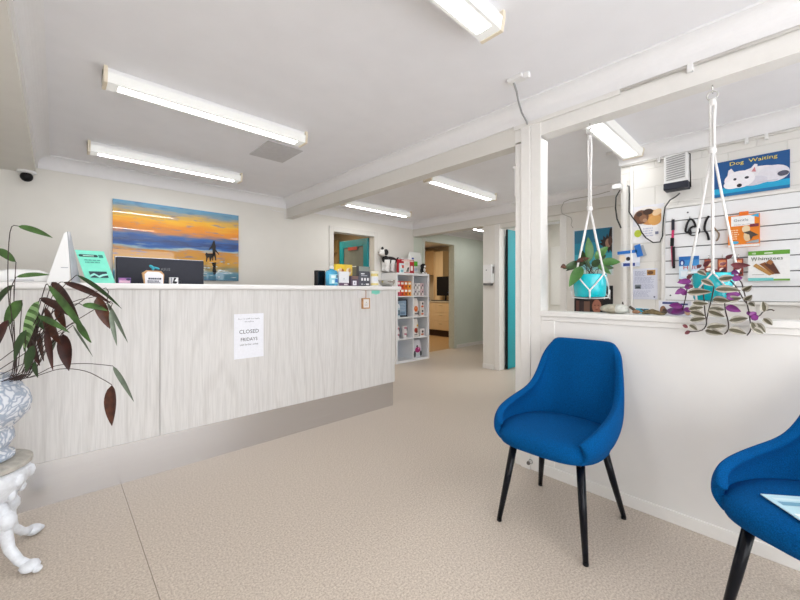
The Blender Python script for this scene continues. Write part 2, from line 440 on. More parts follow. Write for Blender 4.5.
# ---- kitchen and store room shells
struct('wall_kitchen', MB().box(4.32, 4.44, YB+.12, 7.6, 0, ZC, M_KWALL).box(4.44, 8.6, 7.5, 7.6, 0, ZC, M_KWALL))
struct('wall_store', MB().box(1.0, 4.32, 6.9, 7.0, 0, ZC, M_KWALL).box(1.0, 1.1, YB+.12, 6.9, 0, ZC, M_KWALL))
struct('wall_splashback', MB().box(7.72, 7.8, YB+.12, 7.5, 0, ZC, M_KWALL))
# ================================================================ CEILING LAMPS AND FITTINGS
def make_lamp(label, loc, w=.125, ln=1.21, glow=None):
    t = thing('ceiling_lamp', label, 'ceiling light', loc, 0, 'fluorescent lamps on the ceiling')
    MB().box(-ln/2, ln/2, -w*.36, w*.36, -.035, 0, M_WPLAST).build('tray', t, bevel=.003)
    m = MB(); e = ln/2-.018; k_ = .48
    # prismatic cover: slanted sides, glowing strip along the tube
    zt, zb = -.03, -.082; a, b = w*.5, w*.42
    x1 = e-.05
    m.add([(-e, -a, zt), (e, -a, zt), (e, -b, zb), (-e, -b, zb)], [(0, 1, 2, 3)], M_LAMPS)
    m.add([(-e, a, zt), (e, a, zt), (e, b, zb), (-e, b, zb)], [(3, 2, 1, 0)], M_LAMPS)
    m.add([(-e, -b, zb), (e, -b, zb), (e, -b*k_, zb), (-e, -b*k_, zb)], [(3, 2, 1, 0)], M_LAMPS)
    m.add([(-e, b, zb), (e, b, zb), (e, b*k_, zb), (-e, b*k_, zb)], [(0, 1, 2, 3)], M_LAMPS)
    c = b*.48
    for s in (-1, 1):
        q4 = [(-x1, s*b*.72, zb-.0004), (x1, s*b*.72, zb-.0004), (x1, s*c, zb-.0004), (-x1, s*c, zb-.0004)]
        m.add(q4, [(0, 1, 2, 3) if s > 0 else (3, 2, 1, 0)], M_LAMPM)
    m.add([(-x1, -c, zb), (x1, -c, zb), (x1, c, zb), (-x1, c, zb)], [(3, 2, 1, 0)], glow or M_LAMP)
    for s in (-1, 1):
        m.add([(s*x1, -c, zb), (s*e, -c, zb), (s*e, c, zb), (s*x1, c, zb)], [(3, 2, 1, 0) if s > 0 else (0, 1, 2, 3)], M_LAMPS)
    m.add([(-e, -a, zt), (-e, a, zt), (e, a, zt), (e, -a, zt)], [(0, 1, 2, 3)], M_LAMPS)
    m.build('diffuser', t)
    for s in (-1, 1):
        q = MB(); x = s*(ln/2-.009)
        q.prism([(x-.009, -w*.52, -.0), (x-.009, w*.52, -.0), (x-.009, w*.52, -.03), (x-.009, w*.44, -.086), (x-.009, -w*.44, -.086), (x-.009, -w*.52, -.03)], (.018, 0, 0), M_CPLAST)
        q.build('end_cap', t, bevel=.002)
    return t
make_lamp('longest looking fluorescent lamp on the ceiling above the counter, near the square hatch', (.79, 2.565, ZC))
make_lamp('fluorescent lamp on the ceiling close above the beach picture', (.79, 3.90, ZC))
make_lamp('fluorescent lamp cut off by the top edge, nearest the cable outlet on the ceiling', (.81, .90, ZC))
make_lamp('fluorescent lamp on the ceiling of the back area, beside the cream post', (3.37, 2.53, ZC))
make_lamp('thin far fluorescent lamp above the turquoise framed glass door', (3.33, 3.98, ZC))
make_lamp('wide fluorescent lamp over the low wall meeting the block wall', (2.96, .90, ZC), w=.165, glow=M_LAMPD)
make_lamp('half hidden fluorescent lamp in the hallway beyond the far beam', (6.05, 3.93, ZC))

t = thing('ceiling_hatch', 'flat grey square access hatch in the ceiling beside a lamp', 'hatch', (1.395, 3.06, ZC))
MB().box(-.155, .155, -.195, .195, -.006, 0, mat('hatch_grey_paint', (.55, .54, .55), .8)).build('hatch_panel', t)

t = thing('cable_outlet', 'small white cable outlet on the ceiling with a drooping grey cable', 'outlet', (1.90, 1.05, ZC))
MB().box(-.03, .03, -.045, .05, -.022, 0, M_WPLAST).build('base_plate', t, bevel=.006)
MB().box(-.012, .012, -.075, -.045, -.03, 0, M_WPLAST).build('plug', t, bevel=.004)
q = [(0, .02, -.022), (.05, .03, -.05), (.13, .06, -.075), (.21, .085, -.098), (.30, .10, -.118), (.323, .103, -.135)]
MB().tube(q, .006, mat('grey_cable', (.33, .33, .33), .5)).build('cable', t, smooth=True)['label'] = 'drooping grey cable'

# cable trunking and conduit below the cornice of the cross beam
tag(MB().box(XW-.014, XW-.001, .62, 1.25, 2.215, 2.242, M_TRIM).build('cable_trunking', bevel=.003), 'short cream cable trunking strip under the cornice above the post', 'trunking')
t = thing('conduit', 'thin white conduit running along the beam over the low wall', 'conduit', (XW-.012, 0, 2.232))
MB().tube([(0, .615, 0), (0, -1.75, 0)], .008, M_TRIM, n=10).build('pipe', t, smooth=True)
for y in (.32, -.30):
    MB().box(-.01, .011, y-.012, y+.012, -.03, .012, M_WPLAST).build('clip', t, bevel=.002)
t = thing('conduit', 'thin white conduit running along under the cornice of the block wall', 'conduit', (XK-.012, 0, 2.23))
MB().tube([(0, .985, 0), (0, -1.75, 0)], .009, M_TRIM, n=10).build('pipe', t, smooth=True)
for y in (.20, .10, .72):
    MB().box(-.01, .011, y-.01, y+.01, -.03, .012, M_WPLAST).build('clip', t, bevel=.002)
t = thing('conduit', 'vertical white conduit down the corner of the block wall', 'conduit', (XK-.014, .915, .1))
MB().tube([(0, 0, 0), (0, 0, 2.11)], .012, M_TRIM, n=10).build('pipe', t, smooth=True)
MB().box(-.003, .013, .035, .062, 0, 2.0, M_TRIM).build('cover_strip', t)
tag(MB().box(XK-.075, XK-.002, .985, 1.05, 2.035, 2.075, M_WPLAST).build('junction_box', bevel=.004), 'small white junction box at the top corner of the block wall', 'junction box')

M_CABLE = mat('black_cable', (.012, .012, .012), .5)
pts = [at(u, v, x=XK-.05) for u, v in ((620, 190), (616, 197), (615.5, 208), (617, 219), (621, 228))]
tag(MB().tube(pts, .006, M_CABLE).build('cable', smooth=True), 'short black cable hanging from the junction box at the wall corner', 'cable')
pts = [at(u, v, x=XK-.045) for u, v in ((627, 186), (629, 186), (629.3, 195), (629, 212), (633, 218), (639, 226), (642, 233), (646, 238), (653, 242.5), (660, 242), (662.5, 236), (663.3, 220), (665, 207), (670, 200), (676, 196.5), (680, 193))]
tag(MB().tube(pts, .005, M_CABLE).build('cable', smooth=True), 'long black cable looping past the cat poster up to the louvred unit', 'cable')
pts = [at(u, v, x=XF-.055) for u, v in ((610, 191), (598, 194.5), (585, 197), (570, 199.5), (564, 202), (561, 208), (562, 213.5), (566, 215.5))]+[at(u, v, x=XF-.02) for u, v in ((571, 217.5), (572, 221), (571, 225), (573, 228))]
tag(MB().tube(pts, .004, mat('cream_cable', (.42, .40, .36), .5)).build('cable', smooth=True), 'thin cream cable looped along the far beam above the blue poster', 'cable')
pts = [at(u, v, y=YB-.006) for u, v in ((270, 207), (271, 209.5), (276, 211), (281, 212))]+[Vector((2.205, YB-.006, 2.20)), Vector((2.205, YB-.006, 2.10)), Vector((2.32, YB-.006, 2.095))]
tag(MB().tube(pts, .004, M_WPLAST).build('cable', smooth=True), 'white cable clipped to the back wall around the beam end', 'cable')

# louvred unit (heater / speaker) on the block wall
t = thing('wall_heater', 'white louvred wall unit with a dark grey base on the block wall', 'heater', (XK-.002, .595, 1.955), -PI/2)
MB().box(-.075, .075, -.10, 0, .0, .26, M_WPLAST).build('housing', t, bevel=.008)
m = MB()
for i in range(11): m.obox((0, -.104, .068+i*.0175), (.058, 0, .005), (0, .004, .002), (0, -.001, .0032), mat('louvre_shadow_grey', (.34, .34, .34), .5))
m.build('louvre', t)
MB().box(-.078, .078, -.105, 0, -.012, .042, M_DGREY).build('base_panel', t, bevel=.006)
MB().tube([(.082, -.02, 0), (.082, -.05, .14), (.082, -.05, .25), (.06, -.05, .268), (-.06, -.05, .268)], .004, M_CABLE).build('bracket', t, smooth=True)

# security camera at the end of the left bulkhead
t = thing('security_camera', 'small round security camera with black lens high in the left corner', 'camera', (-.185, YB-.07, 2.185))
MB().lathe([(.05, -.022), (.062, -.015), (.062, 0)], (0, 0, 0), M_WPLAST).build('base_plate', t, smooth=True)
MB().ball((0, 0, -.05), .042, M_BLACK, 16).build('lens_dome', t, smooth=True)['label'] = 'black lens dome'

# ================================================================ RECEPTION COUNTER
YC = 2.72
t = thing('reception_counter', 'long reception counter with whitewashed wood front and stainless kickplate', 'counter', (.85, YC, 0))
def L(x): return x-.85
for x0, x1 in ((-.95, .4765), (.4795, 2.492)):
    MB().box(L(x0), L(x1), 0, .03, .236, 1.158, M_GRAIN).build('front_panel', t, bevel=.001)
MB().box(L(-.95), L(2.47), .004, .03, 0, .234, M_STEEL).build('kick_plate', t)['label'] = 'stainless steel kickplate'
MB().box(L(2.46), L(2.49), .031, .85, .236, 1.158, M_GRAIN).build('end_panel', t)
MB().box(L(2.44), L(2.468), .031, .85, 0, .234, M_STEEL).build('kick_plate', t)
m = MB(); m.box(L(-.95), L(2.56), -.03, .34, 1.159, 1.196, M_WLAM); m.build('countertop', t, bevel=.012, seg=3)
MB().box(L(-.95), L(2.44), .34, .98, .72, .75, M_WLAM).build('desk_top', t)
MB().box(L(-.95), L(-.92), .031, .98, 0, .719, M_WLAM).build('side_panel', t)
MB().box(L(-.95), L(2.44), .031, .05, .24, 1.158, M_WLAM).build('back_panel', t)
ZT = 1.1965

sh = [('t', '6b6e7a', 'Due to staff shortages', .5, .885, .72, .035), ('t', '6b6e7a', 'we will be', .5, .825, .30, .032),
      ('t', '22242c', 'CLOSED', .5, .60, .66, .085), ('t', '33353d', 'FRIDAYS', .5, .425, .56, .075), ('t', '44464f', 'until further notice', .5, .31, .62, .04)]
card('closed_notice', 'white paper notice reading CLOSED FRIDAYS taped to the counter front', 'notice', .215, .325, .0012, 'eceef6', sh, (1.035, YC-.001, .658))

t = thing('donation_box', 'small wooden framed tag hanging by an orange cord from the counter', 'hanging tag', (2.11, YC-.001, .985)); t.scale = (.62, .7, .82)
m = MB()
for b_ in ((-.068, .068, .0, .012), (-.068, .068, .108, .12), (-.068, -.056, .012, .108), (.056, .068, .012, .108)):
    m.box(b_[0], b_[1], -.035, 0, b_[2], b_[3], mat('orange_pine', (.55, .30, .13), .5, noise=.15, stretch=(.3, 1, 3)))
m.build('wooden_frame', t, bevel=.002)
m = MB(); m.box(-.0555, .0555, -.028, -.001, .0125, .1075, ink('e9e6e4')); shapes_on(m, .111, .095, -.028, [('e', 'b9a58e', .52, .62, .07, .09)]+lines('b5b0ae', .2, .85, .5, .2, 3, 4), -.0555, .0125)
m.build('paper', t)
MB().tube([(.006, -.014, .12), (.006, -.016, .19), (.006, -.01, .21)], .0035, mat('orange_cord', (.50, .17, .04), .8)).build('cord', t)
o = card('sticky_note', 'pale white slip stuck to the counter just left of the hanging tag', 'note', .045, .075, .001, 'd6d5d6', [], (2.045, YC-.001, 1.085))
m = MB(); m.box(2.19, 2.29, YC-.0025, YC-.001, 1.125, 1.155, ink('7fd8c4')); m.prism([(2.21, YC-.0025, 1.125), (2.28, YC-.0025, 1.125), (2.245, YC-.0025, 1.112)], (0, .0012, 0), ink('9adfce'))
tag(m.build('sticker'), 'pale turquoise sticker under the counter edge right of the hanging tag', 'sticker')

# things on the counter, left group
t = thing('display_stand', 'tall white folded tent display on the left end of the counter', 'display', (.045, 2.90, ZT))
a = .30
m = MB()
m.prism([(-.085, -.06, .0), (-.012, -.01, .285), (.0, 0.0, .302), (.012, .0, .302), (.012, -.055, .0)], (0, -.002, 0), M_WPLAST)
m.build('side_panel', t)
m = MB(); m.add([(.02, -.06, 0), (.06, .02, 0), (.014, .012, .302), (.002, -.004, .302)], [(0, 1, 2, 3)], mat('grey_card', (.42, .43, .47), .5)); m.build('front_panel', t, solid=.004)['label'] = 'grey panel'
m = MB(); m.add([(-.085, -.06, 0), (-.045, .05, 0), (.0, .01, .302), (-.012, -.01, .29)], [(0, 1, 2, 3)], M_WPLAST); m.build('rear_panel', t, solid=.003)
MB().box(-.025, .005, -.066, -.0625, .086, .09, mat('grey_card', (.42, .43, .47), .5)).build('slot', t)

t = thing('label_printer', 'low rounded white device half hidden by the plant on the counter', 'printer', (-.12, 2.97, ZT))
m = MB(); m.prism([(-.13, -.08, 0), (.10, -.08, 0), (.095, -.08, .055), (.05, -.08, .072), (-.06, -.08, .075), (-.12, -.08, .06)], (0, .17, 0), M_WPLAST); m.build('housing', t, bevel=.012, seg=3)
MB().box(-.06, .03, -.083, -.079, .012, .016, mat('grey_card', (.42, .43, .47), .5)).build('paper_slot', t)

t = thing('acrylic_sign', 'leaning turquoise sign with dark emblem on the counter', 'sign', (.182, 2.86, ZT), 0)
def sk(pts, y=0): return pts
w_, h_, lean = .135, .20, -.28
m = MB(); M_AC = ink('7fe3cb')
R_ = lambda x, z: (x+lean*(z)*.95, .03*z/h_*2-.0, z)
m.prism([R_(-w_/2+.02, 0), R_(w_/2+.02, 0), R_(w_/2+.02, h_), R_(-w_/2+.02, h_)], (0, .004, 0), M_AC)
sh = []
def skew(sh):
    out = MB(); shapes_on(out, w_, h_, 0, sh, x0=-w_/2+.02)
    for p, (v) in enumerate(out.v):
        q = R_(v.x, v.z); out.v[p] = Vector((q[0], q[1]+v.y-.0004, q[2]))
    for f, k in zip(out.f, out.m): m.add([out.v[i] for i in f], [tuple(range(len(f)))], out.mats[k])
skew([('r', '20403f', .12, .80, .66, .875), ('e', '20403f', .12, .8375, .06, .0375), ('e', '20403f', .66, .8375, .06, .0375), ('r', 'c9f2e6', .2, .828, .58, .847),
      ('r', '2f7f75', .74, .79, .9, .88)]+lines('4fa396', .2, .85, .76, .62, 2, 5)+[('r', '1d3b44', .2, .17, .82, .36), ('p', '9fe6dc', [(.2, .25), (.36, .31), (.5, .23), (.64, .28), (.82, .30), (.82, .25), (.64, .22), (.5, .17), (.36, .25), (.2, .19)])])
m.build('printed_panel', t)
MB().prism([(-.02, .006, 0), (.065, .006, 0), (.03, .07, 0)], (0, 0, .003), mat('clear_grey_acrylic', (.5, .62, .6), .2)).build('foot', t)

t = thing('monitor', 'black computer monitor seen from behind on the desk behind the counter', 'monitor', (.597, 3.30, .7515))
m = MB(); m.box(-.285, .285, -.02, .012, .205, .645, M_DGREY); m.build('rear_cover', t, bevel=.006)
m = MB(); m.box(-.289, .289, .013, .03, .20, .65, mat('silver_plastic', (.45, .46, .48), .3, .6)); m.build('bezel', t, bevel=.003)
m = MB(); m.box(-.12, .12, -.05, -.021, .26, .48, M_DGREY); m.build('electronics_housing', t, bevel=.01)
vs, fs, tw, th = text_geo('ASUS'); m = MB(); sx = .062/tw
m.add([(.015+q[0]*sx, -.0212, .565+q[1]*sx) for q in vs], fs, mat('faint_grey_lettering', (.16, .165, .19), .3)); m.build('lettering', t)
m = MB(); m.tube([(0, -.035, .0), (0, -.035, .30)], .025, M_DGREY, n=12); m.box(-.11, .11, -.11, .06, 0, .012, M_DGREY); m.build('stand', t, bevel=.003)

t = thing('office_chair', 'black office chair behind the monitor, only its backrest top showing', 'chair', (.60, 3.95, 0))
MB().prism([(.27*math.cos(a)*.95-.0, .0, .97+.44*math.sin(a) if math.sin(a) > 0 else .97+.36*math.sin(a)) for a in [2*PI*i/24 for i in range(24)]], (0, .06, 0), mat('black_mesh_fabric', (.018, .013, .012), .9)).build('backrest', t, bevel=.015)
MB().lathe([(.20, .44), (.24, .46), (.24, .5), (.2, .52)], (0, .22, 0), mat('black_mesh_fabric', (.018, .013, .012), .9)).build('seat', t, smooth=True)
MB().tube([(0, .22, .06), (0, .22, .44)], .025, M_CHROME).build('gas_column', t, smooth=True)
m = MB(); m.tube([(0, .2, .42), (0, .06, .42), (0, .04, .7)], .02, M_BLACK); m.build('back_bracket', t, smooth=True)
for k in range(5):
    a = 2*PI*k/5+.3
    MB().tube([(0, .22, .08), (.28*math.cos(a), .22+.28*math.sin(a), .06)], [.022, .015], M_BLACK).ball((.28*math.cos(a), .22+.28*math.sin(a), .027), .027, M_BLACK).build('leg', t, smooth=True)

card('business_card', 'small purple card propped against the back of the monitor display', 'card', .062, .036, .012, '6f4f8f', [('r', 'd9b3c9', .06, .1, .94, .55), ('e', 'b06fae', .35, .72, .3, .2), ('e', '3d3560', .8, .7, .18, .2)], (.31, 2.83, ZT))
t = thing('message_block', 'white house shaped message block with teal bow on the counter', 'message block', (.465, 2.84, ZT))
m = MB(); m.prism([(-.05, 0, 0), (.055, 0, 0), (.058, 0, .062), (.042, 0, .085), (-.038, 0, .088), (-.062, 0, .07)], (0, .025, 0), ink('c79a68')); m.build('body', t)
m = MB(); m.prism([(-.047, -.001, 0.002), (.052, -.001, 0.002), (.052, -.001, .06), (.03, -.001, .078), (-.034, -.001, .08), (-.05, -.001, .062)], (0, -.001, 0), ink('e4e4ea'))
shapes_on(m, .1, .08, -.002, lines('2b3350', .2, .95, .66, .36, 1, 3)+lines('444a5c', .15, .95, .38, .18, 1, 6)+[('r', '555b6b', .15, .06, .85, .12)], -.05); m.build('message_face', t)
m = MB(); mt = ink('2f9fb4'); m.ball((-.012, .0, .112), (.016, .008, .009), mt, 10, Matrix.Rotation(.6, 3, 'Y')).ball((.014, .0, .104), (.02, .008, .007), mt, 10, Matrix.Rotation(.3, 3, 'Y')).ball((-.004, 0, .1), (.008, .008, .012), mt, 10); m.build('bow', t, smooth=True)['label'] = 'teal bow'
t = card('desk_block', 'little black and white patterned block right of the message block', 'block', .05, .045, .02, 'd8d8dc', [('p', '1a1b20', [(.25, .1), (.45, .95), (.75, .95), (.6, .5), (.9, .3), (.7, .05)]), ('p', 'f2f2f4', [(.5, .45), (.75, .8), (.95, .6), (.7, .4)]), ('r', '888a92', .05, .05, .22, .95)], (.575, 2.85, ZT), .25)

# right group
t = thing('card_reader', 'upright black display block at the left of the counter products', 'display', (1.768, 2.95, ZT))
MB().box(-.045, .045, -.02, .03, 0, .142, M_BLACK).build('body', t, bevel=.005)
MB().box(-.035, .035, -.022, -.0205, .012, .13, mat('dark_screen', (.005, .005, .008), .1)).build('screen', t)
t = thing('sanitiser_bottle', 'clear blue pump bottle of hand sanitiser on the counter', 'bottle', (1.835, 2.86, ZT)); t.scale = (1.17, 1.1, 1.05)
m = MB(); MBL = mat('blue_sanitiser_gel', (.06, .38, .62), .1, noise=.4, scale=18, coat=.6)
m.lathe([(.044, 0), (.049, .006), (.049, .115), (.042, .132), (.016, .142), (.015, .15)], (0, 0, 0), MBL, 24); m.build('bottle_body', t, smooth=True)
m = MB(); R2 = .0495
def curved(m, w0, w1, z0, z1, c, r=R2):
    n = 8; vs = []
    for i in range(n+1):
        a = -PI/2+w0+(w1-w0)*i/n; vs += [(r*math.cos(a), r*math.sin(a), z0), (r*math.cos(a), r*math.sin(a), z1)]
    m.add(vs, [(2*i, 2*i+2, 2*i+3, 2*i+1) for i in range(n)], ink(c))
curved(m, -.9, 1.0, .018, .10, '8fd0e2'); curved(m, .05, .95, .03, .06, '2a6fc0', R2+.0006); curved(m, -.6, .1, .066, .09, 'e4f2f4', R2+.0006); curved(m, .3, .8, .07, .095, '27506f', R2+.0006); curved(m, -.5, -.1, .022, .05, 'd9eef2', R2+.0006)
m.build('bottle_label', t)
m = MB(); m.lathe([(.017, .148), (.018, .15), (.018, .166), (.008, .17), (.007, .185), (.014, .187), (.014, .194)], (0, 0, 0), M_WPLAST, 16); m.tube([(0, 0, .19), (-.02, -.02, .19), (-.03, -.03, .18)], .005, M_WPLAST); m.build('pump', t, smooth=True)['label'] = 'white pump'
card('treat_box', 'taller yellow printed box behind the white leaflet on the counter', 'box', .105, .212, .03, 'f2cf3a', [('e', 'd98a4a', .6, .66, .32, .14), ('e', 'e8c7a2', .52, .75, .14, .09), ('e', 'b8662f', .78, .70, .1, .1), ('r', 'e2b22a', .05, .05, .95, .4), ('e', 'f6e6c4', .3, .72, .1, .06)], (1.99, 2.98, ZT))
card('treat_box', 'yellow box with pale dog print right of the taller yellow box', 'box', .085, .212, .03, 'f0cd52', [('e', 'e9dcc4', .5, .68, .36, .17), ('e', 'd8a26b', .62, .74, .18, .09), ('e', '9c6a40', .4, .62, .08, .05), ('r', 'e9b848', .05, .05, .95, .35)], (2.093, 2.985, ZT))
card('leaflet_holder', 'white square leaflet in a plum base in front of yellow boxes', 'leaflet', .112, .135, .02, 'e9eaee', [('e', 'a9b8bd', .5, .5, .05, .05), ('r', '6a4f68', 0, 0, 1, .22), ('r', 'e0d6dc', .5, .06, .85, .16), ('r', 'c8cad2', .35, .40, .65, .42)], (1.958, 2.86, ZT))
card('product_box', 'dark plum box with white square panel on the counter', 'box', .09, .098, .035, '57495c', [('r', '8a6a58', .08, .84, .92, .96), ('r', '7a5f58', .1, .68, .9, .8), ('r', 'e6e6ee', .22, .08, .7, .52), ('e', 'a9a9b8', .45, .3, .1, .1)], (2.072, 2.86, ZT))
sh = [('r', '4b4e58', 0, 0, 1, .72), ('r', '8a918c', .0, .76, 1, 1)]+[('r', 'd8dadf', .18, .6, .5, .66), ('r', 'b9bcc4', .2, .52, .75, .55)]+[('r', 'e8e8ec', .2+.26*i, .28, .36+.26*i, .42) for i in range(3)]+[('r', 'd5d6da', .2, .08, .34, .13), ('r', 'f0f0f0', .62, .06, .9, .14), ('r', 'a8aab2', .4, .08, .55, .11)]
card('brochure_holder', 'dark grey brochure holder with small white icons on the counter', 'brochure holder', .135, .192, .04, '4b4e58', sh, (2.19, 2.87, ZT))
t = thing('canister', 'white canister with pale yellow bands beside the steel bowl', 'canister', (2.325, 2.855, ZT))
MB().lathe([(.043, 0), (.047, .004), (.047, .135), (.045, .138)], (0, 0, 0), ink('efeeec'), 28).build('body', t, smooth=False, bevel=.001)
MB().lathe([(.049, .136), (.05, .138), (.05, .148), (.046, .151)], (0, 0, 0), ink('f3efdc'), 28).build('lid', t)
m = MB(); curved(m, -1.3, 1.3, .10, .128, 'ead98c', .0476); curved(m, -1.3, 1.3, .012, .032, 'ead98c', .0476); curved(m, -.7, .5, .045, .09, 'e3e4ec', .0476); curved(m, .1, .6, .108, .12, 'a9a98c', .0482); m.build('wrap_label', t)
t = thing('steel_bowl', 'shiny stainless steel pet bowl at the right end of the counter', 'bowl', (2.482, 2.83, ZT)); t.scale = (1.24, 1.24, 1.1)
MB().lathe([(.030, .002), (.042, .005), (.055, .015), (.063, .029), (.067, .045), (.0695, .0555), (.075, .057), (.0752, .059), (.068, .0585), (.064, .045), (.059, .029), (.05, .016), (.036, .008), (.01, .006)], (0, 0, 0), M_CHROME, 32).build('bowl_body', t, smooth=True)
MB().lathe([(.034, .0), (.040, .001), (.042, .005), (.034, .006)], (0, 0, 0), M_BLACK, 32).build('rubber_ring', t, smooth=True)

# ---- beach picture
def sunset_mat():
    m = bpy.data.materials.new('beach_sunset_print'); m.use_nodes = True
    nt = m.node_tree; b = nt.nodes['Principled BSDF']; N = nt.nodes.new; LK = nt.links.new
    tc = N('ShaderNodeTexCoord'); s = N('ShaderNodeSeparateXYZ'); LK(tc.outputs['Object'], s.inputs[0])
    mp = N('ShaderNodeMapping'); mp.inputs['Scale'].default_value = (2.2, 1, 14); LK(tc.outputs['Object'], mp.inputs[0])
    n = N('ShaderNodeTexNoise'); n.inputs['Scale'].default_value = 1.6; n.inputs['Detail'].default_value = 6; LK(mp.outputs[0], n.inputs['Vector'])
    z = N('ShaderNodeMath'); z.operation = 'MULTIPLY_ADD'; LK(n.outputs['Fac'], z.inputs[0]); z.inputs[1].default_value = .15; 
    a = N('ShaderNodeMath'); a.operation = 'ADD'; LK(s.outputs['Z'], a.inputs[0]); a.inputs[1].default_value = -.075
    LK(a.outputs[0], z.inputs[2])
    q = N('ShaderNodeMath'); q.operation = 'DIVIDE'; LK(z.outputs[0], q.inputs[0]); q.inputs[1].default_value = .79
    r = N('ShaderNodeValToRGB'); e = r.color_ramp.elements; LK(q.outputs[0], r.inputs[0])
    stops = [(0, '205a78'), (.10, '4f8fa6'), (.17, '8f8250'), (.25, 'd29a24'), (.39, 'c98a34'), (.42, '9db8bd'), (.45, '155aa8'), (.51, '0c3470'), (.565, '0d56a4'), (.60, '5a6a8a'), (.64, 'cf8236'), (.71, 'e89018'), (.80, 'f0b418'), (.87, 'c8a45a'), (.94, '6d98ae'), (1, '5d9cc4')]
    e[0].position, e[0].color = stops[0][0], (*lin(stops[0][1]), 1); e[1].position, e[1].color = 1, (*lin(stops[-1][1]), 1)
    for p, c in stops[1:-1]:
        k = r.color_ramp.elements.new(p); k.color = (*lin(c), 1)
    # bluish cloud wisps and foam flecks
    mp2 = N('ShaderNodeMapping'); mp2.inputs['Scale'].default_value = (5, 1, 26); LK(tc.outputs['Object'], mp2.inputs[0])
    n2 = N('ShaderNodeTexNoise'); n2.inputs['Scale'].default_value = 1.3; n2.inputs['Detail'].default_value = 5; LK(mp2.outputs[0], n2.inputs['Vector'])
    c2 = N('ShaderNodeValToRGB'); c2.color_ramp.elements[0].position = .56; c2.color_ramp.elements[1].position = .68; LK(n2.outputs['Fac'], c2.inputs[0])
    mk = N('ShaderNodeMath'); mk.operation = 'MULTIPLY'; LK(c2.outputs[0], mk.inputs[0]); mk.inputs[1].default_value = .6
    mx = N('ShaderNodeMix'); mx.data_type = 'RGBA'; LK(mk.outputs[0], mx.inputs[0]); LK(r.outputs[0], mx.inputs[6]); mx.inputs[7].default_value = (*lin('4a6f9c'), 1)
    LK(mx.outputs[2], b.inputs['Base Color']); b.inputs['Roughness'].default_value = .5
    b.inputs['Coat Weight'].default_value = 1; b.inputs['Coat Roughness'].default_value = .01; b.inputs['Coat IOR'].default_value = 1.5
    return m
t = thing('beach_picture', 'large glossy picture of a person and dog on a sunset beach', 'picture', (1.005, YB-.001, 1.27))
m = MB(); m.box(-.60, .60, -.022, 0, 0, .79, sunset_mat()); m.build('picture_panel', t)
m = MB(); sil = ink('17130f')
def S(x, z): return (-.60+(x-.02)*1.2, -.0226, z*.79)
def poly(pts): m.prism([S(x, z) for x, z in pts], (0, .0004, 0), sil)
poly([(.775, .54), (.782, .575), (.79, .585), (.798, .575), (.80, .545), (.807, .50), (.803, .42), (.812, .30), (.80, .295), (.79, .37), (.782, .29), (.772, .295), (.778, .40), (.774, .47), (.745, .44), (.742, .45), (.768, .51)])
poly([(.712, .375), (.722, .405), (.735, .39), (.775, .395), (.80, .435), (.803, .425), (.787, .36), (.772, .335), (.76, .28), (.752, .28), (.748, .335), (.735, .33), (.727, .27), (.72, .275), (.722, .335)])
poly([(.80, .43), (.835, .38), (.838, .39), (.806, .46)])
poly([(.77, .26), (.81, .27), (.805, .18), (.815, .12), (.79, .08), (.775, .14), (.782, .2)])
m.build('silhouette', t)
m = MB(); pal = ink('c9d6da'); m.prism([S(x, z) for x, z in ((.87, .3), (.878, .345), (.886, .35), (.89, .3), (.893, .25), (.868, .25))], (0, .0004, 0), ink('b58a60')); 
for k in range(26):
    x = random.uniform(.66, .98); z = random.uniform(.04, .29); l = random.uniform(.02, .07); hh = random.uniform(.004, .012)
    m.prism([S(x-l/2, z), S(x, z-hh), S(x+l/2, z), S(x, z+hh)], (0, .0003, 0), pal)
m.build('foam', t)
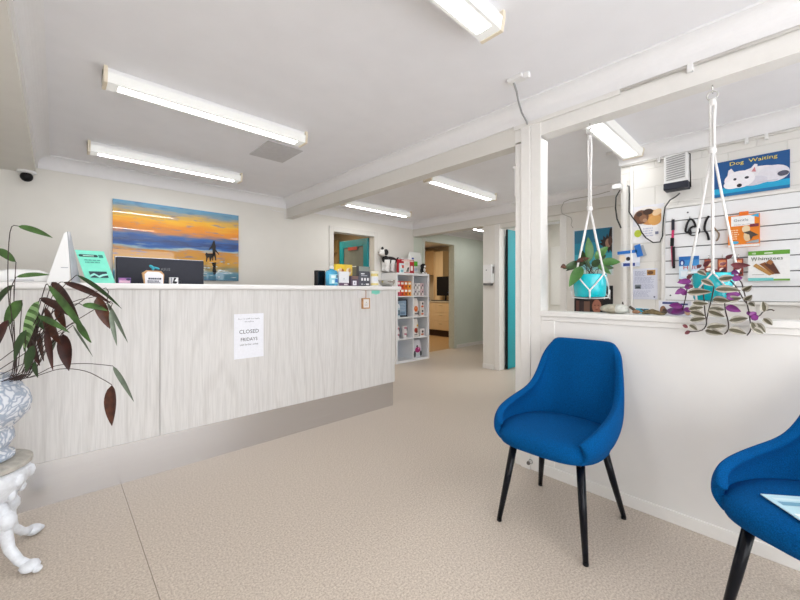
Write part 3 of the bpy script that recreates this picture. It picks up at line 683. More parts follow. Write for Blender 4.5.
# ================================================================ BLUE CHAIRS
def catmull(P, n):
    out = []
    for i in range(len(P)-1):
        p0, p1, p2, p3 = P[max(i-1, 0)], P[i], P[i+1], P[min(i+2, len(P)-1)]
        for k in range(n):
            t = k/n
            out.append(tuple(.5*(2*b+(c-a)*t+(2*a-5*b+4*c-d)*t*t+(3*b-a-3*c+d)*t**3) for a, b, c, d in zip(p0, p1, p2, p3)))
    out.append(tuple(P[-1])); return out
def make_chair(label, loc, rz):
    t = thing('upholstered_chair', label, 'chair', loc, rz, 'blue upholstered chairs by the low wall')
    K = [((0, .185, .44), (0, .282, .885)), ((.09, .18, .44), (.11, .280, .884)), ((.14, .165, .44), (.152, .273, .876)), ((.175, .13, .44), (.168, .258, .83)),
         ((.195, .07, .44), (.178, .215, .72)), ((.203, 0, .44), (.198, .135, .618)), ((.206, -.08, .44), (.213, .0, .58)), ((.200, -.15, .44), (.214, -.13, .553)),
         ((.186, -.205, .44), (.200, -.208, .528)), ((.162, -.243, .44), (.172, -.243, .492))]
    base = catmull([k[0] for k in K], 2); top = catmull([k[1] for k in K], 2)
    mir = lambda L: [(-p[0], p[1], p[2]) for p in reversed(L[1:])]+L
    base, top = mir(base), mir(top); n = len(base); V = 8
    vs = []; fs = []
    for j in range(V+1):
        v = j/V
        for b, c in zip(base, top):
            p = Vector(b).lerp(Vector(c), v)
            bulge = .022*math.sin(PI*v)*(1 if abs(b[0]) > .05 else .6)
            d = Vector((p.x*1.2, max(p.y, 0)*1.0, 0)); d = d.normalized() if d.length > 1e-5 else Vector((0, 1, 0))
            vs.append(p+d*bulge)
    for j in range(V):
        for i in range(n-1): fs.append((j*n+i, j*n+i+1, (j+1)*n+i+1, (j+1)*n+i))
    m = MB(); m.add(vs, fs, M_CHAIR)
    o = m.build('backrest_shell', t, smooth=True)
    q = o.modifiers.new('padding', 'SOLIDIFY'); q.thickness = .036; q.offset = -1
    q = o.modifiers.new('smooth_surface', 'SUBSURF'); q.levels = 1; q.render_levels = 2
    # seat pad
    def out(th, s):
        c, sn = math.cos(th), math.sin(th); e = 2/3.2
        x = .243*math.copysign(abs(c)**e, c); y = .252*math.copysign(abs(sn)**e, sn)
        return (x*s*(1-.14*max(0, y/.245)), -.048+y*s)
    prof = [(.55, .400), (.85, .402), (.965, .412), (1.0, .437), (.99, .462), (.93, .481), (.75, .490), (.4, .494)]
    vs = []; fs = []; N = 40
    for s, z in prof:
        for k in range(N):
            x, y = out(2*PI*k/N, s); dip = -.012*max(0, (y+.05)/.25) if z > .46 else 0
            vs.append((x, y, z+dip))
    for i in range(len(prof)-1):
        for k in range(N): fs.append((i*N+k, i*N+(k+1) % N, (i+1)*N+(k+1) % N, (i+1)*N+k))
    fs.append(tuple(range(N-1, -1, -1))); fs.append(tuple(range((len(prof)-1)*N, len(prof)*N)))
    m = MB(); m.add(vs, fs, M_CHAIR); m.build('seat', t, smooth=True)
    MB().box(-.17, .17, -.20, .15, .385, .401, M_BLACK).build('seat_frame', t)
    for sx in (-1, 1):
        for (tx, ty, fx, fy) in ((.158, -.17, .205, -.238), (.150, .13, .218, .232)):
            L = MB(); L.tube([(sx*tx, ty, .40), (sx*(tx+(fx-tx)*.5), ty+(fy-ty)*.5, .2), (sx*fx, fy, .012)], [.0185, .0165, .0115], M_LEG, n=16)
            g = L.build('leg', t, smooth=True)
            q = MB(); q.tube([(sx*fx, fy, .012), (sx*fx, fy, 0)], .012, M_BLACK, n=12); q.build('foot', g)
    return t
make_chair('blue upholstered tub chair with black tapered legs standing by the cream post, its seat empty', (1.855, .785, 0), -PI/2)
CH2 = (1.748, -.139)
make_chair('blue tub chair cut off by the right edge, pale leaflet lying on its seat', (CH2[0], CH2[1], 0), math.radians(-118))
o = card('leaflet', 'pale blue folded leaflet lying on the seat of the right chair', 'leaflet', .15, .21, .003, 'b9dbe6', [('r', 'e8f1f4', .06, .06, .94, .5), ('r', '6fa3bd', .1, .7, .9, .8), ('r', 'd3e8ef', .1, .84, .7, .9)], (1.70, -.02, .4935), 0, 0)
o.rotation_euler = (-PI/2+.0, 0, -.9); o.location = (1.525, -.13, .4975)

# ================================================================ PLANTS
def leaf(parent, name, base, tip, wid, m, sag=.0, facing=None, fold=.25, m2=None, n=10, label=None, twist=0., stem=None, stem_m=None):
    base = Vector(base); tip = Vector(tip); d = tip-base; Ln = d.length
    face = Vector(facing) if facing is not None else Vector((-FW[0], -FW[1], .15))
    mid = (base+tip)/2+Vector((0, 0, sag*Ln))
    side = d.cross(face).normalized()
    if twist: side = Matrix.Rotation(twist, 3, d.normalized()) @ side
    nrm = side.cross(d).normalized()
    if nrm.dot(face) < 0: nrm = -nrm
    mb = MB(); vs = []; fs = []; ms = []
    for i in range(n+1):
        t = i/n
        p = base*(1-t)**2+mid*2*t*(1-t)+tip*t*t
        w = wid*.5*(math.sin(PI*min(1, t**.75))**.8 if 0 < t < 1 else .02)
        vs += [p-side*w+nrm*w*fold, p-side*w*.5+nrm*w*fold*.35, p, p+side*w*.5+nrm*w*fold*.35, p+side*w+nrm*w*fold]
    for i in range(n):
        for k in range(4):
            f = (i*5+k, i*5+k+1, (i+1)*5+k+1, (i+1)*5+k)
            mm = m if m2 is None or ((i % 2 == 0) == True and k in (0, 1, 2, 3)) else m2
            fs.append((f, mm))
    o0 = mb.mi(m)
    mb.v = [Vector(p) for p in vs]
    for f, mm in fs: mb.f.append(list(f)); mb.m.append(mb.mi(mm))
    if stem: mb.tube(stem, .0016, stem_m or M_STEM, n=6)
    o = mb.build(name, parent, smooth=True)
    if label: o['label'] = label
    return o

# ---- tall urn plant at the left edge
PC = Vector((-.235, 2.285, 0))
t = thing('plant_stand', 'white ornate cast iron stand on curved feet under the patterned urn', 'plant stand', PC)
MB().lathe([(.145, .405), (.162, .415), (.162, .432), (.135, .44)], (0, 0, 0), mat('grey_stone_top', (.42, .40, .36), .7, noise=.2), 32).build('top_plate', t, smooth=False, bevel=.002)
m = MB(); m.lathe([(.06, .25), (.105, .27), (.125, .30), (.155, .35), (.158, .38), (.148, .404)], (0, 0, 0), M_IRON, 32)
for k in range(10):
    a = 2*PI*k/10; m.ball((.149*math.cos(a), .149*math.sin(a), .365), (.022, .022, .03), M_IRON, 8); m.ball((.124*math.cos(a), .124*math.sin(a), .305), (.018, .018, .025), M_IRON, 8)
m.build('scrolled_apron', t, smooth=True)
for k in range(4):
    a = PI/4+PI/2*k
    ca, sa = math.cos(a), math.sin(a)
    L = MB(); L.tube([(.08*ca, .08*sa, .28), (.115*ca, .115*sa, .22), (.12*ca, .12*sa, .15), (.135*ca, .135*sa, .09), (.175*ca, .175*sa, .045), (.21*ca, .21*sa, .03)], [.024, .026, .022, .019, .017, .018], M_IRON, n=12)
    L.ball((.222*ca, .222*sa, .024), (.034, .034, .022), M_IRON, 12).ball((.252*ca, .252*sa, .014), (.018, .018, .013), M_IRON, 10)
    L.ball((.125*ca, .125*sa, .205), (.032, .032, .04), M_IRON, 10)
    L.build('leg', t, smooth=True)

def urn_mat():
    m = bpy.data.materials.new('blue_and_white_glaze'); m.use_nodes = True
    nt = m.node_tree; b = nt.nodes['Principled BSDF']; N = nt.nodes.new; LK = nt.links.new
    tc = N('ShaderNodeTexCoord'); v = N('ShaderNodeTexVoronoi'); v.feature = 'DISTANCE_TO_EDGE'; v.inputs['Scale'].default_value = 32
    n = N('ShaderNodeTexNoise'); n.inputs['Scale'].default_value = 14; LK(tc.outputs['Object'], n.inputs['Vector'])
    mx = N('ShaderNodeMix'); mx.data_type = 'VECTOR'; mx.inputs[0].default_value = .12; LK(tc.outputs['Object'], mx.inputs[4]); LK(n.outputs['Color'], mx.inputs[5]); LK(mx.outputs[1], v.inputs['Vector'])
    r = N('ShaderNodeValToRGB'); e = r.color_ramp.elements; e[0].position = .06; e[0].color = (.36, .42, .52, 1); e[1].position = .2; e[1].color = (.70, .73, .78, 1)
    LK(v.outputs['Distance'], r.inputs[0]); LK(r.outputs[0], b.inputs['Base Color']); b.inputs['Roughness'].default_value = .2
    return m
t = thing('potted_prayer_plant', 'tall leafy plant with green and maroon leaves in a blue and white urn', 'plant', PC+Vector((0, 0, .441)))
z0 = .441
prof = [(.075, 0), (.09, .008), (.09, .025), (.07, .04), (.078, .06), (.09, .085), (.088, .115), (.082, .13), (.102, .155), (.128, .195), (.134, .235), (.126, .275), (.106, .315), (.088, .335), (.094, .35), (.086, .345), (.08, .32)]
MB().lathe([(r_*1.2, z_) for r_, z_ in prof], (0, 0, 0), urn_mat(), 40).build('urn', t, smooth=True)
MB().lathe([(.02, .315), (.098, .318), (.05, .325)], (0, 0, 0), M_SOIL, 20).build('soil', t)
O = PC+Vector((0, 0, .441))
root = Vector((0, 0, .32))
def pl(u, v, d): return at(u, v, d=d)-O
# base px, tip px, width px, depth, colour, sag, stem path px
LV = [
 ((39, 301), (24, 352), 17, 1.42, 'L', .05, [(22, 372), (30, 335)]),
 ((48, 285), (92, 343), 9.5, 1.46, 'G', .10, [(24, 374), (36, 320), (45, 287)]),
 ((63, 282), (112, 304), 8, 1.62, 'M', .12, [(26, 374), (44, 318), (57, 286)]),
 ((52, 282), (79, 318), 13, 1.66, 'M', .14, [(24, 374), (40, 320)]),
 ((40, 298), (76, 319), 9, 1.56, 'M', .10, [(22, 374), (32, 330)]),
 ((97, 297), (110, 329), 11, 1.58, 'B', .02, [(28, 374), (62, 310), (93, 297)]),
 ((82, 305), (108, 311), 7, 1.52, 'G', .15, [(26, 374), (50, 315), (75, 304)]),
 ((107, 302), (128, 343), 6, 1.60, 'S', .08, [(95, 292)]),
 ((77, 275), (122, 309), 5, 1.66, 'D', .10, [(28, 374), (58, 296), (72, 279)]),
 ((110, 310), (117, 346), 5, 1.50, 'S', -.05, [(100, 306)]),
 ((46, 308), (58, 335), 11, 1.48, 'M', .10, [(26, 374), (36, 330)]),
 ((57, 306), (66, 328), 9, 1.66, 'B', .02, [(28, 374), (46, 325)]),
 ((38, 316), (70, 333), 7.5, 1.40, 'G', .10, [(24, 374), (30, 335)]),
 ((63, 334), (69, 371), 14, 1.60, 'M', .02, [(28, 376), (45, 350), (58, 334)]),
 ((46, 328), (53, 371), 7, 1.52, 'M', .03, [(26, 374), (34, 345)]),
 ((73, 325), (93, 357), 7, 1.56, 'S', .10, [(28, 374), (50, 345)]),
 ((77, 322), (91, 343), 8, 1.60, 'G', .05, [(45, 352), (66, 328)]),
 ((113, 366), (134, 402), 7.5, 1.66, 'S', .12, [(30, 377), (55, 366), (82, 363.5), (100, 364.5)]),
 ((112, 385), (112, 426), 14, 1.62, 'B', -.01, [(32, 377), (60, 369), (85, 371), (104, 380)]),
 ((18, 226), (53, 238), 7, 1.50, 'G', .08, [(14, 374), (8, 290), (10, 232)]),
 ((16, 277), (50, 275), 5.5, 1.45, 'G', .10, [(16, 374), (10, 300)]),
 ((34, 362), (38, 378), 6, 1.46, 'D', .05, [(26, 378)]),
 ((36, 322), (28, 350), 11, 1.62, 'M', .05, [(24, 374)]),
 ((40, 332), (44, 362), 9, 1.66, 'B', .05, [(26, 374)]),
 ((22, 300), (4, 330), 13, 1.50, 'G', .12, [(16, 374), (20, 330)]),
 ((14, 285), (-14, 322), 13, 1.58, 'D', .15, [(14, 374), (14, 320)]),
 ((8, 320), (-10, 360), 11, 1.48, 'M', .10, [(14, 374)]),
 ((16, 262), (-8, 250), 9, 1.62, 'G', .20, [(12, 374), (14, 300)]),
 ((26, 330), (14, 362), 10, 1.42, 'D', .10, [(18, 374)]),
 ((30, 338), (40, 366), 11, 1.50, 'M', .05, [(22, 374)]),
 ((34, 345), (26, 372), 10, 1.45, 'D', .04, [(24, 374)]),
 ((44, 318), (62, 346), 9, 1.60, 'B', .06, [(26, 374), (36, 335)]),
 ((30, 308), (44, 330), 10, 1.55, 'D', .08, [(22, 374)]),
 ((50, 300), (66, 312), 7, 1.58, 'M', .10, [(26, 374), (40, 320)]),
 ((56, 338), (48, 358), 7, 1.62, 'S', .04, [(30, 374), (44, 352)]),
]
LM = {'L': M_LEAFL, 'G': M_LEAFG, 'D': M_LEAFD, 'M': M_LEAFM, 'B': M_LEAFB, 'S': M_LEAFS}
LL = {'L': 'pale green striped leaf', 'G': 'green leaf', 'D': 'dark green leaf', 'M': 'maroon leaf', 'B': 'brown leaf', 'S': 'grey green leaf'}
for i, (b, e, w, d, c, sag, st) in enumerate(LV):
    R = random.Random(i)
    db = d; de = d+R.uniform(-.05, .05)
    p0 = pl(*b, db); p1 = pl(*e, de)
    path = [root+Vector((R.uniform(-.05, .05), R.uniform(-.05, .05), 0))]
    n = len(st)
    for k, q in enumerate(st): path.append(pl(*q, 1.58+(db-1.58)*(k+1)/(n+1)))
    path.append(p0)
    path = [Vector(q) for q in catmull([tuple(q) for q in path], 4)]
    leaf(t, 'leaf', p0, p1, w/F*d*(1.0 if c == 'B' else .85), LM[c], sag, facing=(-FW[0]+R.uniform(-.4, .4), -FW[1]+R.uniform(-.4, .4), R.uniform(-.1, .35)), m2=M_LEAFG if c == 'L' else None, n=14 if c == 'L' else 10, label=LL[c], stem=path, fold=.3)

# ---- hanging plants
def macrame(label, hook, rim_z, pot_r, pot_h, knot_z, a0):
    """hook at loc; cords to a pot of radius pot_r whose rim is at rim_z (all below the hook)"""
    hx, hy, hz = hook
    t = thing('plant_hanger', label, 'plant hanger', hook)
    m = MB(); m.tube([(0, 0, 0), (0, 0, -.012), (.012, 0, -.022), (.006, 0, -.036), (-.008, 0, -.034)], .003, M_CHROME); m.build('hook', t, smooth=True)
    pts = [(.0, .02*math.cos(2*PI*k/16), -.05+.02*math.sin(2*PI*k/16)) for k in range(17)]
    MB().tube(pts, .003, mat('clear_ring', (.6, .6, .58), .2), n=6, caps=False).build('ring', t, smooth=True)
    kz = knot_z-hz
    for s in (-1, 1):
        MB().tube([(0, s*.006, -.066), (0, s*.009, kz*.3), (s*.004, s*.006, kz*.6), (0, s*.006, kz)], .0062, M_ROPE, n=8).build('cord', t, smooth=True)
    m = MB(); m.ball((0, 0, -.082), (.011, .012, .02), M_ROPE, 10); m.build('wrap_knot', t, smooth=True)
    m = MB(); m.ball((0, 0, kz), (.015, .016, .019), M_ROPE, 12).ball((.004, .006, kz+.012), (.012, .014, .01), M_ROPE, 10); m.build('knot', t, smooth=True)
    rz = rim_z-hz; r = pot_r+.0095
    bz = rz-pot_h
    G = Vector((0, 0, bz-.012))
    for k in range(4):
        a = a0+k*PI/2; c, s = math.cos(a), math.sin(a)
        kn = Vector((r*c*1.01, r*s*1.01, rz+.002))
        MB().tube([(.004*c, .004*s, kz-.008), (kn.x*.5, kn.y*.5, (kz+kn.z)/2), tuple(kn)], .0055, M_ROPE, n=7).build('cord', t, smooth=True)
        MB().ball(kn, (.008, .008, .011), M_ROPE, 8).build('knot', t, smooth=True)
        for sg in (-1, 1):
            P = []
            for j in range(6):
                q = j/5; aa = a+sg*q*PI/4; P.append((r*math.cos(aa)*(1-.02*q), r*math.sin(aa)*(1-.02*q), rz-(pot_h*.72)*q))
            MB().tube(P, .0038, M_ROPE, n=6).build('cord', t, smooth=True)
        aa = a+PI/4
        MB().ball((r*math.cos(aa), r*math.sin(aa), rz-pot_h*.74), (.007, .007, .01), M_ROPE, 8).build('knot', t, smooth=True)
        MB().tube([(r*math.cos(aa), r*math.sin(aa), rz-pot_h*.74), (r*.95*math.cos(aa), r*.95*math.sin(aa), rz-pot_h-.004), (r*.4*math.cos(aa), r*.4*math.sin(aa), bz-.008), (0, 0, bz-.008)], .0045, M_ROPE, n=6).build('cord', t, smooth=True)
    return t
def pot(label, loc, r, h, name):
    t = thing(name, label, 'plant', loc, 0, None)
    MB().lathe([(r*.86, 0), (r*.93, .008), (r*.97, h*.5), (r*.99, h*.96), (r*.97, h), (r*.90, h), (r*.89, h*.88)], (0, 0, 0), M_POT, 40).build('pot', t, smooth=True)
    MB().lathe([(r*.5, h*.86), (r*.89, h*.87), (r*.4, h*.885)], (0, 0, 0), M_SOIL, 20).build('soil', t)
    return t
H1 = (2.28, .795, 2.133)
macrame('white knotted cord hanger holding the round pot of broad leaves near the post', H1, 1.248, .089, .132, 1.632, 1.12)
P1 = pot('broad leaved green plant in a turquoise pot hanging nearer the cream post', (2.28, .795, 1.116), .089, .132, 'hanging_rubber_plant')
O1 = Vector((2.28, .795, 1.116)); d1 = 2.142
for i, (b, e, w, c, dd) in enumerate([((589, 262), (588, 237), 10, 'R', .0), ((595, 259), (608, 246.5), 8, 'R', -.03), ((601, 263), (620.5, 262), 9, 'R', -.04), ((597, 265), (611, 274.5), 6.5, 'R', -.06),
        ((583, 263), (563, 269), 8, 'D', -.02), ((582, 267), (569, 287), 10, 'R', -.07), ((585, 265), (580, 249), 8, 'D', .06), ((586, 261), (566, 271), 7, 'D', .03), ((576, 262), (590, 258), 5, 'B', -.05),
        ((566, 266), (560.5, 267.5), 5, 'B', -.03), ((596, 262), (606, 255), 6, 'D', .05), ((592, 266), (601, 260), 7, 'D', -.07), ((590, 268), (583, 258), 6, 'D', -.05), ((600, 268), (614, 268), 6, 'D', .06)]):
    R = random.Random(50+i)
    p0 = at(*b, d=d1+dd*.5)-O1; p1 = at(*e, d=d1+dd)-O1
    rt0 = Vector((R.uniform(-.03, .03), R.uniform(-.03, .03), .115))
    st = [rt0, rt0.lerp(p0, .5)+Vector((0, 0, .015)), p0]
    leaf(P1, 'leaf', p0, p1, w/F*d1, {'R': M_LEAFR, 'D': M_LEAFD, 'B': M_LEAFB}[c], .06, facing=(-FW[0]+R.uniform(-.3, .3), -FW[1]+R.uniform(-.3, .3), .4), stem=st, label={'R': 'glossy green leaf', 'D': 'dark green leaf', 'B': 'brown withered leaf'}[c])

H2 = (2.28, .245, 2.133)
macrame('white knotted cord hanger holding the pot of trailing purple stems', H2, 1.236, .077, .130, 1.82, .12)
P2 = pot('trailing purple and silver striped plant in a turquoise hanging pot', (2.28, .245, 1.106), .077, .130, 'hanging_inch_plant')
O2 = Vector((2.28, .245, 1.106)); d2 = 1.742
def q2(x, y, dd=0.): return at(660+x/6.667, 250+y/6.667, x=2.28+dd)-O2
STM = [[(250, 175), (190, 165), (178, 280), (150, 405)], [(300, 175), (285, 215), (295, 350), (300, 420), (310, 490), (280, 535), (200, 545)], [(350, 180), (362, 225), (345, 320), (325, 400), (310, 470)],
       [(400, 180), (428, 330), (435, 400), (455, 480), (455, 530), (430, 560)], [(420, 170), (480, 215), (520, 265), (560, 335), (585, 362)], [(430, 170), (530, 200), (560, 280), (590, 400), (600, 470), (605, 530), (580, 570)], [(600, 450), (660, 440), (690, 410), (740, 398), (760, 405)]]
for i, s in enumerate(STM):
    R = random.Random(80+i)
    zz = [-.02-.085*min(1, k/2)+R.uniform(-.01, .01) for k in range(len(s))]
    P = [q2(*q, z_) for q, z_ in zip(s, zz)]
    MB().tube(catmull([tuple(q) for q in P], 3), .0024, M_STEM, n=6).build('stem', P2, smooth=True)
LV2 = [((180, 285), (345, 280), 'S'), ((275, 200), (360, 240), 'S'), ((390, 195), (500, 178), 'S'), ((365, 262), (540, 272), 'S'), ((350, 330), (470, 345), 'S'), ((190, 397), (290, 383), 'S'), ((200, 412), (305, 442), 'S'), ((200, 470), (308, 455), 'S'), ((310, 518), (447, 505), 'S'), ((300, 538), (422, 565), 'S'), ((455, 530), (577, 560), 'S'), ((460, 472), (587, 455), 'S'), ((325, 392), (430, 400), 'S'), ((320, 408), (432, 448), 'S'), ((218, 352), (322, 357), 'S'), ((620, 525), (690, 558), 'S'), ((630, 488), (704, 552), 'S'), ((690, 455), (750, 502), 'S'), ((695, 412), (685, 342), 'S'), ((195, 498), (250, 536), 'S'), ((590, 350), (632, 377), 'S'), ((562, 335), (615, 298), 'S'), ((548, 272), (615, 236), 'S'), ((445, 330), (545, 320), 'S'), ((250, 140), (310, 172), 'S'), ((310, 150), (395, 170), 'S'), ((610, 480), (640, 555), 'S'),
       ((155, 378), (58, 370), 'P'), ((160, 385), (72, 422), 'P'), ((165, 262), (98, 295), 'P'), ((210, 210), (113, 218), 'P'), ((438, 298), (542, 293), 'P'), ((438, 378), (542, 412), 'P'), ((478, 192), (552, 186), 'P'), ((598, 445), (642, 415), 'P'), ((610, 465), (655, 435), 'P'), ((165, 255), (218, 232), 'P'), ((155, 395), (215, 408), 'P'), ((470, 150), (530, 160), 'P'), ((440, 320), (520, 305), 'P'), ((170, 300), (135, 250), 'P'), ((600, 440), (590, 405), 'P'),
       ((245, 118), (278, 98), 'M'), ((290, 92), (345, 72), 'M'), ((250, 155), (300, 128), 'M'), ((470, 98), (605, 102), 'M'), ((498, 128), (550, 105), 'M'), ((440, 55), (488, 28), 'M'), ((398, 100), (442, 82), 'M'), ((150, 500), (187, 516), 'M'), ((165, 560), (202, 540), 'M'), ((395, 140), (330, 155), 'M'), ((410, 150), (440, 115), 'M'), ((180, 190), (215, 165), 'M'), ((290, 110), (330, 85), 'M'), ((200, 235), (215, 255), 'M')]
for i, (b, e, c) in enumerate(LV2):
    R = random.Random(200+i)
    dd = -.115+R.uniform(-.025, .02) if b[1] > 170 else -.06+R.uniform(-.05, .06)
    p0 = q2(*b, dd); p1 = q2(*e, dd+R.uniform(-.03, .03))
    L = math.hypot(e[0]-b[0], e[1]-b[1])/6.667
    w = {'S': 7.2, 'P': 7.0, 'M': 5.2}[c]*(.55+.45*min(1, L/20))
    leaf(P2, 'leaf', p0, p1, w/F*d2, {'S': M_LSILV, 'P': M_LPURP, 'M': M_LPINK}[c], R.choice((.05, -.06, .08)), facing=(-FW[0]-.3, -FW[1]+.3, R.uniform(-.1, .25)), label={'S': 'silver striped leaf', 'P': 'purple leaf', 'M': 'maroon leaf'}[c], fold=.35, n=8)
# olive centre bands of the silver leaves
for ob in [o for o in P2.children if o.get('label') == 'silver striped leaf']:
    ob.data.materials.append(M_LOLIV)
    for p in ob.data.polygons:
        if p.index % 4 in (1, 2): p.material_index = 1
# ================================================================ SHELF UNIT WITH PET GOODS
SX0, SX1, SY0, SY1, SH = 3.875, 4.645, 4.20, 4.562, 1.44
t = thing('cube_shelf', 'white cube shelf of eight compartments beside the kitchen doorway', 'shelf', ((SX0+SX1)/2, (SY0+SY1)/2, 0))
X0, X1 = -(SX1-SX0)/2, (SX1-SX0)/2; Y0, Y1 = -(SY1-SY0)/2, (SY1-SY0)/2
T = .036; zs = [T+(SH-2*T)*i/4 for i in range(5)]
for x0, x1 in ((X0, X0+T), (X1-T, X1)): MB().box(x0, x1, Y0, Y1, 0, SH, M_SHELFW).build('side_panel', t, bevel=.002)
MB().box(X0+T, X1-T, Y0, Y1, SH-T, SH, M_SHELFW).build('top_panel', t, bevel=.002)
MB().box(X0+T, X1-T, Y0, Y1, 0, T, M_SHELFW).build('bottom_panel', t, bevel=.002)
MB().box(-.008, .008, Y0+.001, Y1-.006, T, SH-T, M_SHELFW).build('divider', t)
for z in zs[1:-1]:
    for a, b in ((X0+T, -.008), (.008, X1-T)): MB().box(a, b, Y0+.001, Y1-.006, z-.008, z+.008, M_SHELFW).build('shelf_board', t)
MB().box(X0+T, X1-T, Y1-.005, Y1, T, SH-T, mat('pale_blue_grey_backing', (.55, .62, .70), .6)).build('back_panel', t)
cx = (SX0+SX1)/2
def ZS(row): return T+.0005 if row == 4 else zs[4-row]+.0085
LX = SX0+T; RX = cx+.008
def packs(row, xs, cols, w, h, lab, group, y=SY0+.03, layers=1, name='treat_pack', cat='pack', d=.07, prn=None, stacktxt=('upper', 'lower')):
    for L in range(layers):
        for x, c in zip(xs, cols):
            s = prn(c) if prn else [('r', 'f2ece4', .12, .55, .88, .85), ('e', '6a3b2a', .5, .28, .2, .14)]
            l = lab(x, c, L)
            card(name, l, cat, w, h, d, c, s, (x, y+d, ZS(row)+L*(h+.001)), group=group)
nm = {'d95a78': 'pink', 'd9491c': 'red orange', 'e2711d': 'orange', 'e89a2e': 'amber'}
order = {'d95a78': 'd95a78', 'd9491c': 'd9491c', 'e2711d': 'e2711d', 'e89a2e': 'e89a2e'}
packs(1, [LX+.045+.082*i for i in range(4)], ['d95a78', 'd9491c', 'e2711d', 'e89a2e'], .074, .118, lambda x, c, L: f"small {nm[c]} treat pack in the {'upper' if L else 'lower'} layer of the top left compartment", 'treat packs in the top left compartment', layers=2)
nm2 = {'c9c4c8': 'grey', 'dcd7d6': 'white', 'd8b9c0': 'pinkish'}
packs(1, [RX+.06, RX+.145, RX+.23], ['c9c4c8', 'dcd7d6', 'd8b9c0'], .078, .105, lambda x, c, L: f"small {nm2[c]} box in the {'upper' if L else 'lower'} layer of the top right compartment", 'small boxes in the top right compartment', layers=2, name='treat_box', cat='box',
      prn=lambda c: [('r', '8f8a86', .1, .1, .45, .5), ('e', '4c4a55', .62, .66, .16, .14), ('r', 'efe9e6', .5, .12, .9, .4)])
# row 2
t = thing('shampoo_bottle', 'white bottle beside the dark framed picture on the second shelf', 'bottle', (LX+.055, SY0+.075, ZS(2)))
MB().lathe([(.042, 0), (.046, .006), (.046, .17), (.038, .20), (.016, .22), (.016, .235)], (0, 0, 0), ink('dfe4ea'), 20).build('body', t, smooth=True)
MB().lathe([(.018, .235), (.018, .262)], (0, 0, 0), ink('b9c2cc'), 16).build('cap', t)
m = MB(); curved(m, -.9, .9, .03, .06, '8fb3c9', .0466); curved(m, -.7, .7, .09, .15, 'c3d5e0', .0466); curved(m, -.4, .4, .04, .12, '55707f', .047); m.build('label', t)
t = thing('framed_certificate', 'dark framed print standing on the second shelf, left side', 'picture', (LX+.215, SY0+.13, ZS(2)), -.25)
m = MB(); w_, h_ = .19, .285
for a in ((-w_/2, w_/2, 0, .022), (-w_/2, w_/2, h_-.022, h_), (-w_/2, -w_/2+.022, .022, h_-.022), (w_/2-.022, w_/2, .022, h_-.022)): m.box(a[0], a[1], -.016, 0, a[2], a[3], ink('161a2a'))
m.build('picture_frame', t, bevel=.002)
m = MB(); m.box(-w_/2+.0225, w_/2-.0225, -.008, -.001, .0225, h_-.0225, ink('8ca6bf')); shapes_on(m, w_-.045, h_-.045, -.008, lines('b9cbd9', .1, .9, .9, .3, 6, 2)+[('r', '6f8aa3', .2, .08, .8, .22)], z0=.0225); m.build('print', t)
def bag(label, loc, w, h, d, base, shapes, group=None):
    t = thing('food_bag', label, 'bag', loc, 0, group)
    m = MB(); q = ink(base)
    # pillow shaped pouch: flat foot, full belly, pinched top
    sec = [(0, .98, 1.0), (.12, 1.0, 1.0), (.5, 1.0, .92), (.8, .97, .55), (.93, .93, .2), (1.0, .90, .06)]
    vs = []
    for z, sx, sy in sec:
        for k in range(16):
            a = 2*PI*k/16; c, s = math.cos(a), math.sin(a)
            vs.append((w/2*sx*math.copysign(abs(c)**.45, c), d/2*sy*math.copysign(abs(s)**.45, s), z*h))
    fs = [(i*16+k, i*16+(k+1) % 16, (i+1)*16+(k+1) % 16, (i+1)*16+k) for i in range(5) for k in range(16)]+[tuple(range(15, -1, -1)), tuple(range(80, 96))]
    m.add(vs, fs, q); m.build('pouch', t, smooth=True)
    m = MB(); shapes_on(m, w*.86, h*.62, -d/2-.0005, shapes, z0=h*.07); m.build('printed_panel', t)
    return t
bag('large white food bag with an orange disc on the second shelf', (RX+.095, SY0+.085, ZS(2)), .15, .30, .10, 'ece6e2', [('e', 'e0661c', .45, .55, .34, .26), ('e', 'e9a06a', .42, .62, .14, .1), ('r', '6f6a70', .2, .06, .75, .2), ('e', '403c40', .85, .2, .1, .2)])
for i in range(2):
    card('treat_box', f"small white box with orange spot, {'upper' if i else 'lower'} of two beside the orange disc bag", 'box', .10, .125, .07, 'e3dedd', [('e', 'd9692a', .5, .28, .3, .14), ('e', '3f3a40', .55, .66, .2, .16)], (RX+.25, SY0+.11, ZS(2)+.126*i), group='small white boxes on the second shelf')
# row 3
for i, x in enumerate((LX+.055, LX+.225)):
    for L in range(2):
        tt = thing('food_tin', f"white food tin with dark print, {'upper' if L else 'lower'} one of the {'left' if i == 0 else 'right'} pair on the third shelf", 'tin', (x, SY0+.085, ZS(3)+L*.101), 0, 'food tins on the third shelf')
        MB().lathe([(.043, 0), (.046, .003), (.046, .096), (.043, .099)], (0, 0, 0), ink('e4e0e0'), 20).build('tin_body', tt, bevel=.001)
        m = MB(); curved(m, -.8, .2, .05, .08, 'b9788a', .0466); curved(m, .1, .9, .02, .07, '57444f', .0466); m.build('label', tt)
bag('tall white food bag with a red and yellow print on the third shelf', (RX+.095, SY0+.085, ZS(3)), .15, .30, .10, 'e9e4e0', [('e', 'b5402a', .45, .48, .3, .22), ('e', 'e6b83c', .7, .9, .14, .1), ('e', '6c2a22', .55, .36, .2, .14), ('r', '77747c', .15, .04, .7, .14)])
card('treat_box', 'small white box with dark spot beside the red print bag on the third shelf', 'box', .11, .125, .07, 'e3dedd', [('e', 'c46a3a', .5, .26, .3, .12), ('e', '3f3a40', .55, .62, .2, .18)], (RX+.25, SY0+.11, ZS(3)))
